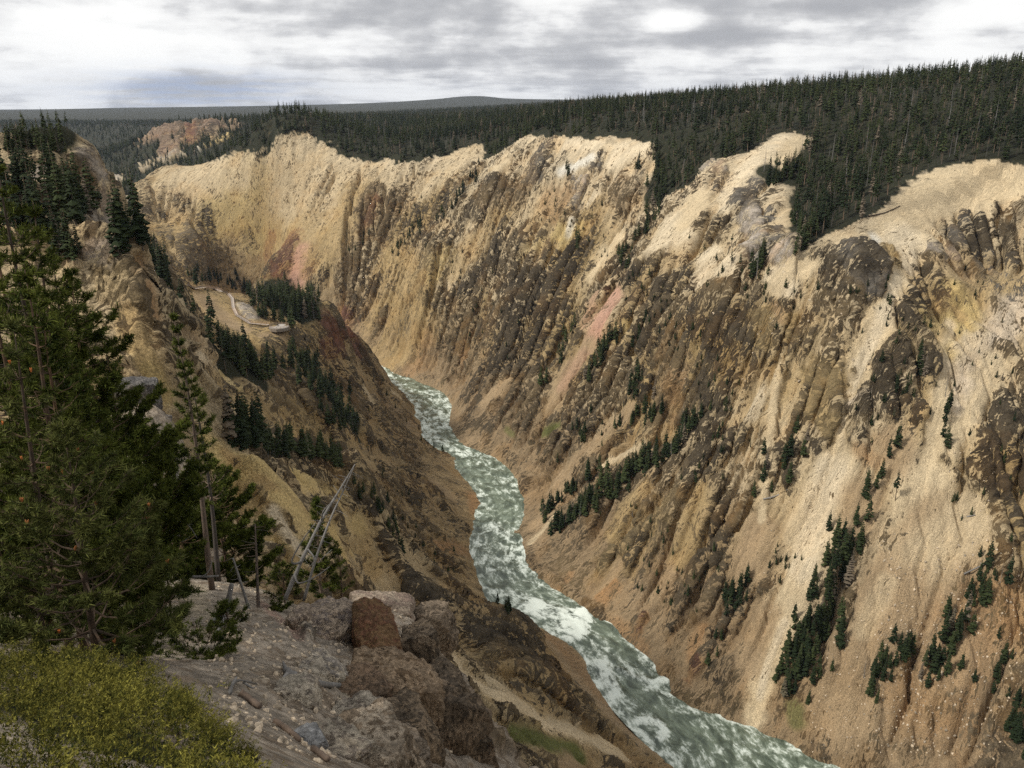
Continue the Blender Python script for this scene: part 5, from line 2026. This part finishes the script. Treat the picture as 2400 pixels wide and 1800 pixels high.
# ------------------------------------------------------------------ juniper
def juniper(poly, label, seed, hmax, n, tone=0.0):
    rng = np.random.default_rng(seed)
    poly = np.array(poly, float)
    x0, y0 = poly.min(0)
    x1, y1 = poly.max(0)
    q = np.stack([rng.uniform(x0, x1, n * 6), rng.uniform(y0, y1, n * 6)], 1)
    ins = np.zeros(len(q), bool)
    edge = np.full(len(q), 1e9)
    for a, b_ in zip(poly, np.roll(poly, -1, 0)):
        cnd = ((a[1] > q[:, 1]) != (b_[1] > q[:, 1]))
        xi = (b_[0] - a[0]) * (q[:, 1] - a[1]) / (b_[1] - a[1] + 1e-9) + a[0]
        ins ^= cnd & (q[:, 0] < xi)
        ab = b_ - a
        t = np.clip(((q - a) @ ab) / (ab @ ab), 0, 1)
        edge = np.minimum(edge, np.linalg.norm(q - a - t[:, None] * ab, axis=1))
    q, edge = q[ins], edge[ins]
    den = gnoise(np.stack([q[:, 0], q[:, 1], q[:, 0] * 0], 1) / .16, seed + 4) + .5 * gnoise(np.stack([q[:, 0], q[:, 1], q[:, 0] * 0], 1) / .4, seed + 5)
    ok_ = den > -.18
    q, edge = q[ok_][:n], edge[ok_][:n]
    gz = ground_many(q[:, 0], q[:, 1])[0]
    p3 = np.stack([q[:, 0], q[:, 1], gz * 0], 1)
    lump = fbm(p3 / .34, 3, seed) * .5 + .5
    lump = np.clip(lump * 1.5 - .25, 0, 1)
    top = hmax * sstep(edge, 0, .5) * (.08 + 1.0 * lump)
    lev = rng.uniform(0, 1, len(q)) ** .45
    e = empty('juniper_shrub', (q[:, 0].mean(), q[:, 1].mean(), gz.mean()))
    tag(e, label, 'shrub', 'junipers at the lookout')
    c0 = np.array(e.location)
    org = np.stack([q[:, 0], q[:, 1], gz + top * lev], 1)
    # clumps: domes of shoots with dark gaps between them
    nc = len(q) // 60
    cc = np.stack([q[:nc, 0], q[:nc, 1], gz[:nc] + top[:nc] * rng.uniform(.55, 1.0, nc)], 1)
    cr_ = rng.uniform(.15, .30, nc) * (.5 + .5 * sstep(edge[:nc], 0, .4))
    own_ = rng.integers(0, nc, len(q))
    d = rng.normal(0, 1, (len(q), 3)) * np.array([1, 1, .7]) + np.array([.25, -.15, .75])
    d /= np.linalg.norm(d, axis=1, keepdims=True)
    org = cc[own_] + d * (cr_[own_] * rng.uniform(.35, .95, len(q)))[:, None] * np.array([1.15, 1.15, .8])
    q = org[:, :2]
    org = org - c0
    d = d + np.array([.1, 0, .25])
    d /= np.linalg.norm(d, axis=1, keepdims=True)
    # every shoot is a plume set with scale leaves, yellow at its growing end
    so, sd_, ss, al = [], [], [], []
    bend = rng.normal(0, .35, org.shape)
    ln = rng.uniform(.06, .15, len(org))[:, None]
    for k in range(7):
        t = (k + .6) / 7
        v = d + bend * t + rng.normal(0, .25, org.shape)
        v /= np.linalg.norm(v, axis=1, keepdims=True)
        so.append(org + d * t * ln + bend * (t * t * .5) * ln + rng.normal(0, .006 + .010 * (1 - t), org.shape))
        sd_.append(v)
        ss.append(rng.uniform(.014, .026, len(org)))
        al.append(np.full(len(org), t))
    me_ = tuft_mesh('foliage', np.concatenate(so), np.concatenate(sd_), np.concatenate(ss), 6, .0026, rng, .6, 1.0)
    along = np.repeat(np.concatenate(al), 18).astype(np.float32)
    at_ = me_.attributes['tip']
    buf = np.zeros(len(me_.vertices), np.float32)
    at_.data.foreach_get('value', buf)
    at_.data.foreach_set('value', buf * .25 + along * .85 + tone)
    link('foliage', me_, M_JUN, e)
    st = MB()
    rd = random.Random(seed)
    for k in range(46):
        i = rd.randrange(nc)
        a = Vector(cc[i] - c0)
        g = Vector((a.x - .08, a.y + .05, gz[i] - c0[2] - .02))
        st.tube([g, g.lerp(a, .5) + Vector((0, 0, .05)), a], [.016, .010, .003], 4)
    tag(link('stems', st.mesh('stems'), M_BARK, e), kind='stuff')


gxy = lambda a_, b_: tuple(field.cast(a_, b_)[:2])
juniper([(-5, .9), (-.5, .9), (-.5, 2.0), gxy(560, 1798), gxy(625, 1798), gxy(525, 1770), gxy(470, 1715), gxy(400, 1680), gxy(250, 1650), gxy(0, 1650), (-8, 5.5), (-8, 3)],
        'yellow-green spreading juniper filling the bottom left corner', 31, .66, 15000, -.05)
juniper([(-8, 5.3), gxy(0, 1660), gxy(250, 1660), gxy(450, 1720), gxy(440, 1650), gxy(360, 1610), gxy(150, 1575), gxy(0, 1575), (-9, 7.6)],
        'darker green juniper mound behind the yellow-green one under the pines', 32, .52, 5600, -.25)
print('juniper', time.time() - T0)

# ------------------------------------------------------------------ boulders of the foreground
def ico(n):
    import bmesh
    bm = bmesh.new()
    bmesh.ops.create_icosphere(bm, subdivisions=n, radius=1.0)
    bm.verts.ensure_lookup_table()
    v = np.array([q.co[:] for q in bm.verts])
    f = np.array([[x.index for x in fc.verts] for fc in bm.faces])
    bm.free()
    return v, f


ICO6, ICO2 = ico(6), ico(1)


def boulder(px, py, Y, rx, ry, rz, rot, label, seed, tcol, rcol, share, group='boulders on the lookout slope', tilt=0.0, planes=13):
    rng = np.random.default_rng(seed)
    v, f = ICO6
    v = v.copy()
    axes = [np.array(t, float) for t in ((1, 0, 0), (-1, 0, 0), (0, 1, 0), (0, -1, 0), (0, 0, 1))]
    for k in range(planes):
        nrm_ = rng.normal(0, 1, 3) if k >= 5 else axes[k] + rng.normal(0, .16, 3)
        nrm_ /= np.linalg.norm(nrm_)
        off = rng.uniform(.52, .86) if k >= 5 else rng.uniform(.50, .68)
        d = v @ nrm_
        v -= np.maximum(d - off, 0)[:, None] * nrm_ * .96
    g = field.cast(px, py)
    if g is not None and Y < 40:
        k_ = min(1.15, max(.6, (g[1] + .25 * ry) / Y))
        rx, ry, rz, Y = rx * k_ * 1.25, ry * k_ * 1.25, rz * k_ * 1.2, Y * k_
    v = v * np.array([rx, ry, rz]) * 1.22
    nn = v / np.linalg.norm(v, axis=1, keepdims=True)
    s = (rx + ry + rz) / 3
    q = v + seed * 7.3
    v += nn * (fbm(q / (s * .55), 2, seed, ridged=True) * .13 * s + fbm(q * np.array([1, 1, .5]) / (s * .16), 4, seed + 3, ridged=True, gain=.6) * .085 * s + fbm(q / .09, 2, seed + 5) * .012)[:, None]
    R = np.array((Matrix.Rotation(rot, 3, 'Z') @ Matrix.Rotation(tilt, 3, 'Y')))
    v = v @ R.T
    c0 = P(px, py, Y)
    me_ = mesh_np('boulder', v, f, smooth=True)
    w = v + c0
    n1 = fbm(w / .8, 3, seed + 9)
    n2 = fbm(w / .22, 3, seed + 11)
    col = np.array(tcol)[None] * (1 - sstep(n1, -.2, .5)[:, None] * .55) + np.array(rcol)[None] * (sstep(n1, -.2, .5)[:, None] * .55)
    col = col * 1.25
    vcol(me_, 'tint', col)
    vcol(me_, 'rtint', np.repeat(np.array(rcol)[None], len(v), 0) * (.8 + .5 * sstep(n2, -.4, .4))[:, None])
    vfloat(me_, 'rock', np.clip(share + .45 * n1 + .35 * n2, 0, 1))
    vfloat(me_, 'scree', np.zeros(len(v)))
    at_ = me_.attributes.new('slope', 'FLOAT_VECTOR', 'POINT')
    at_.data.foreach_set('vector', (w * np.array([2.0, 2.0, .7])).astype(np.float32).ravel())
    o = link('boulder', me_, MROCK_NEAR)
    o.location = c0
    tag(o, label, 'boulder', group)
    return o


MROCK_NEAR = MROCK.copy()
MROCK_NEAR.name = 'near_rock'
for nd in MROCK_NEAR.node_tree.nodes:
    if nd.bl_idname == 'ShaderNodeTexNoise':
        nd.inputs['Scale'].default_value *= 3.2
    elif nd.bl_idname == 'ShaderNodeTexVoronoi':
        nd.inputs['Scale'].default_value *= 5.0
    elif nd.bl_idname == 'ShaderNodeBump':
        nd.inputs['Distance'].default_value = .22
RUST, PKG, DKG, PLG = (.20, .122, .062), (.42, .335, .25), (.078, .060, .042), (.48, .42, .33)
boulder(888, 1560, 24.6, .72, .9, 2.0, .4, 'tall rust brown boulder with a dark crack at the head of the slope', 41, RUST, (.12, .06, .035), .52)
boulder(900, 1428, 25.5, .95, .8, .30, .2, 'flat pinkish capstone lying on top of the rust brown boulder', 42, PKG, (.16, .115, .09), .45, tilt=.15)
boulder(755, 1490, 25.2, 1.05, .9, .75, 1.0, 'rounded pink and grey lichen covered boulder left of the rust brown one', 43, PKG, (.14, .115, .10), .46)
boulder(985, 1560, 25.2, .62, .8, 1.7, .1, 'grey fractured rock column right of the rust brown boulder', 44, (.27, .205, .14), DKG, .60)
boulder(1025, 1690, 22.8, .70, .9, 1.5, .5, 'dark grey jagged rock buttress at the right end of the lookout slope', 45, (.24, .18, .125), DKG, .66)
boulder(960, 1740, 20.5, .8, .8, 1.1, .9, 'brown fractured rock below the grey column', 46, (.28, .21, .14), DKG, .58)
boulder(760, 1590, 21.5, .62, .6, .62, .3, 'pale knobbly rock with yellow lichen above the driftwood log', 47, PLG, (.17, .15, .13), .42)
boulder(735, 1580, 21.0, .30, .3, .26, 2.0, 'small dark grey stone at the left foot of the pale knobbly rock', 48, (.17, .155, .14), (.07, .065, .06), .6)
boulder(850, 1720, 19.5, .95, .8, .85, 1.3, 'pale grey rubble rock near the bottom of the slope', 49, PLG, (.15, .125, .10), .46)
boulder(700, 1455, 25.6, .42, .4, .40, 2.3, 'small pink boulder under the bushy pine by the snag', 50, PKG, (.19, .15, .12), .4)
boulder(325, 930, 59, 1.9, 1.6, 1.5, .6, 'dark grey angular crag on the shoulder behind the slender pine', 51, (.19, .175, .16), (.07, .066, .064), .62)
boulder(355, 1000, 55, 1.7, 1.4, .9, 1.1, 'lower grey crag among pale rubble behind the slender pine', 52, (.26, .23, .20), (.09, .082, .075), .5)
boulder(715, 1745, 14.2, .35, .3, .2, .7, 'smooth blue grey stone half sunk in the path at the bottom edge', 53, (.28, .28, .28), (.2, .2, .2), .3)
boulder(820, 1462, 26, .5, .5, .55, .2, 'lichen speckled rock wedged between the pink boulder and the rust one', 54, (.27, .22, .18), (.11, .09, .08), .55)
boulder(940, 1640, 23.4, .55, .6, 1.1, 1.6, 'brown weathered rock under the grey column', 55, (.25, .17, .115), (.10, .07, .05), .55)

boulder(830, 1640, 21.5, .8, .8, .8, .9, 'brown rock slab in the middle of the slope under the rust boulder', 56, (.26, .18, .12), (.11, .08, .055), .5)
boulder(1090, 1760, 20.5, .7, .9, 1.3, .3, 'dark craggy rock at the lowest right corner of the lookout slope', 57, (.24, .18, .125), DKG, .64)
boulder(920, 1790, 17.5, .9, .8, .7, 2.1, 'tan broken rock cut by the bottom edge', 58, (.31, .25, .19), (.14, .11, .08), .5)
boulder(790, 1770, 16.0, .7, .7, .5, .6, 'pale cracked rock near the bottom edge left of the tan one', 59, PLG, (.18, .15, .12), .45)
boulder(1010, 1470, 26, .6, .7, .8, 1.2, 'grey rock shoulder right of the pinkish capstone', 60, (.29, .225, .16), DKG, .55)
boulder(690, 1640, 18.5, .5, .5, .35, .2, 'low pale rock beside the driftwood log', 61, PLG, (.19, .16, .13), .4)
boulder(1050, 1640, 23.8, .5, .7, 1.3, .8, 'dark narrow rock rib above the jagged buttress', 62, (.23, .175, .12), DKG, .66)
boulder(900, 1650, 24.5, 1.5, 1.2, 1.6, .3, 'big brown outcrop block that carries the rust brown boulder', 63, (.32, .235, .155), (.11, .075, .045), .46, planes=9)
boulder(1010, 1720, 23.5, 1.3, 1.3, 1.7, .8, 'big dark cliff block at the outer corner of the lookout slope', 64, (.25, .185, .125), DKG, .6, planes=9)
boulder(860, 1790, 18.5, 1.3, 1.1, .9, .5, 'broad pale outcrop block at the bottom edge under the rubble', 65, (.45, .375, .285), (.15, .115, .08), .44, planes=9)
# stones lying about: on the scree fans and on the near slope
STONE = bpy.data.collections.new('stone_kinds')
M_STONE = simple_material('scree_stone', (.40, .34, .26), .45, scale=3, hue=(1.1, 1.05, 1))
for k in range(4):
    v, f = ICO2
    rng = np.random.default_rng(70 + k)
    v = v * np.array([1, .8, .55]) * (1 + rng.normal(0, .16, (len(v), 1)))
    m_ = mesh_np('stone', v, f)
    m_.materials.append(M_STONE)
    STONE.objects.link(bpy.data.objects.new('stone_%d' % k, m_))


def stones(name, areas):
    pts, size_ = [], []
    for (x0, y0, x1, y1, n, s0, s1) in areas:
        for k in range(n):
            w = field.cast(rnd.uniform(x0, x1), rnd.uniform(y0, y1))
            if w is None or (w[1] > 200) != (s1 > .3):
                continue
            if w[1] < 9 and s1 < .3:
                continue
            pts.append(w)
            size_.append(s0 + (s1 - s0) * rnd.random() ** 4)
    pts = np.array(pts)
    m_ = bpy.data.meshes.new(name)
    m_.vertices.add(len(pts))
    m_.vertices.foreach_set('co', pts.astype(np.float32).ravel())
    for nm, ty, arr in (('size', 'FLOAT_VECTOR', np.repeat(np.array(size_)[:, None], 3, 1)), ('turn', 'FLOAT_VECTOR', RNG.uniform(0, 6, (len(pts), 3)))):
        a_ = m_.attributes.new(nm, ty, 'POINT')
        a_.data.foreach_set('vector', arr.astype(np.float32).ravel())
    a_ = m_.attributes.new('sort', 'INT', 'POINT')
    a_.data.foreach_set('value', RNG.integers(0, 4, len(pts)).astype(np.int32))
    o = tag(link(name, m_), kind='stuff')
    scatter_modifier(o, STONE)


stones('scree_gravel', [(2050, 1250, 2400, 1780, 1300, .12, .75), (1900, 1450, 2200, 1780, 500, .12, .6), (1780, 1150, 1960, 1500, 160, .1, .5), (2200, 900, 2330, 1250, 200, .1, .5), (1550, 700, 2050, 900, 150, .2, .8)])
stones('slope_gravel', [(480, 1430, 1050, 1790, 2600, .01, .11), (430, 1370, 700, 1500, 500, .01, .08)])

# ------------------------------------------------------------------ trail with railings and the lookout platform
def frame(a, b_):
    d = (b_ - a)
    L = d.length
    x = d.normalized()
    y = Vector((0, 0, 1)).cross(x).normalized()
    z = x.cross(y)
    return L, Matrix((x, y, z)).transposed()


M_DECK = simple_material('weathered_deck', (.42, .40, .37), .2, scale=1)
M_RAIL = simple_material('railing_wood', (.24, .20, .17), .3, scale=1)
path = []
for a, b_ in ((435, 671), (457, 680), (480, 680), (503, 681), (520, 687), (533, 693), (543, 704), (547, 727), (554, 743), (585, 759), (628, 768)):
    w = field.cast(a, b_)
    if w is not None:
        path.append(Vector(w) + Vector((0, 0, .5)))
path = [p for k, p in enumerate(path) if k == 0 or (p - path[k - 1]).length < 60]
bw = empty('boardwalk', path[0])
tag(bw, 'grey wooden stairway with railings winding down the wooded spur to the lookout', 'boardwalk')
for a, b_ in zip(path[:-1], path[1:]):
    L, M = frame(a, b_)
    m1, m2, m3 = MB(), MB(), MB()
    c0 = (a + b_) / 2 - path[0]
    m1.box(c0, (L / 2 + .2, .9, .10), tilt=M)
    m1.build('deck', M_DECK, bw)
    for sd in (-1, 1):
        for hh in (.55, 1.1):
            m2.box(c0 + M @ Vector((0, sd * .95, 0)) + Vector((0, 0, hh)), (L / 2 + .05, .05, .07), tilt=M)
        n = max(2, int(L / 2.4))
        for k in range(n):
            p = a.lerp(b_, (k + .5) / n) - path[0] + M @ Vector((0, sd * .88, 0))
            m3.box(p + Vector((0, 0, .35)), (.06, .06, .85))
    m2.build('railing', M_RAIL, bw)
    m3.build('posts', M_RAIL, bw)
pc = Vector(field.cast(655, 775)) + Vector((0, 0, .55))
pf = empty('lookout_platform', pc)
tag(pf, 'small pale lookout platform with railing at the end of the trail', 'platform')
mb = MB()
mb.tube([(0, 0, -.15), (0, 0, .15)], [5.6, 5.6], 12)
mb.build('deck', M_DECK, pf)
ra, rp = MB(), MB()
for k in range(16):
    a0, a1 = 2 * math.pi * k / 16, 2 * math.pi * (k + 1) / 16
    p0, p1 = Vector((5.4 * math.cos(a0), 5.4 * math.sin(a0), 0)), Vector((5.4 * math.cos(a1), 5.4 * math.sin(a1), 0))
    L, M = frame(p0, p1)
    for hh in (.5, 1.15):
        ra.box((p0 + p1) / 2 + Vector((0, 0, hh)), (L / 2, .05, .07), tilt=M)
    rp.box(p0 + Vector((0, 0, .4)), (.07, .07, .85))
ra.build('railing', M_RAIL, pf)
rp.build('posts', M_RAIL, pf)
wl = MB()
for k in range(10):
    a0 = 2 * math.pi * k / 10
    wl.box(Vector((5.1 * math.cos(a0), 5.1 * math.sin(a0), -1.0)), (1.7, .5, .85), a0 + math.pi / 2)
wl.build('stone_footing', simple_material('footing_stone', (.34, .30, .25), .4, scale=1), pf)

# a visitor on the platform, a few pixels tall
def person(loc, label):
    import bmesh
    e = empty('person', loc)
    tag(e, label, 'person')
    me_ = bpy.data.meshes.new('body')
    vs = [(0, 0, .95), (0, 0, 1.2), (0, 0, 1.45), (0, .0, 1.56), (0, .02, 1.70), (-.19, 0, 1.42), (-.25, .02, 1.15), (-.24, .08, .90), (.19, 0, 1.42), (.25, .02, 1.15), (.24, .08, .90),
          (-.10, 0, .90), (-.11, .02, .50), (-.11, 0, .06), (-.11, .12, .03), (.10, 0, .90), (.11, .02, .50), (.11, 0, .06), (.11, .12, .03)]
    rs = [.15, .14, .15, .055, .105, .07, .05, .04, .07, .05, .04, .10, .07, .05, .04, .10, .07, .05, .04]
    es = [(0, 1), (1, 2), (2, 3), (3, 4), (2, 5), (5, 6), (6, 7), (2, 8), (8, 9), (9, 10), (0, 11), (11, 12), (12, 13), (13, 14), (0, 15), (15, 16), (16, 17), (17, 18)]
    me_.from_pydata(vs, es, [])
    o = link('body', me_, simple_material('dark_clothes', (.03, .03, .04), .2), e)
    o.modifiers.new('skin', 'SKIN')
    for i, r in enumerate(rs):
        me_.skin_vertices[0].data[i].radius = (r, r)
    me_.skin_vertices[0].data[0].use_root = True
    s_ = o.modifiers.new('sub', 'SUBSURF')
    s_.levels = s_.render_levels = 1


person(pc + Vector((-.4, -1.0, .15)), 'person in dark clothes standing on the lookout platform')
print('done', time.time() - T0)
# ------------------------------------------------------------------ air
hz = MB()
hz.box((0, 3500, (-330 + 330) / 2), (9800, 13200, 330))
hm = bpy.data.materials.new('haze')
hm.use_nodes = True
N = Nodes(hm.node_tree)
ho = N.n('ShaderNodeOutputMaterial')
hv = N.n('ShaderNodeVolumePrincipled')
hv.inputs['Color'].default_value = (.70, .80, 1.0, 1)
hv.inputs['Density'].default_value = 2.6e-5
hv.inputs['Anisotropy'].default_value = .2
N.t.links.new(hv.outputs[0], ho.inputs['Volume'])
tag(hz.build('haze', hm), kind='stuff')
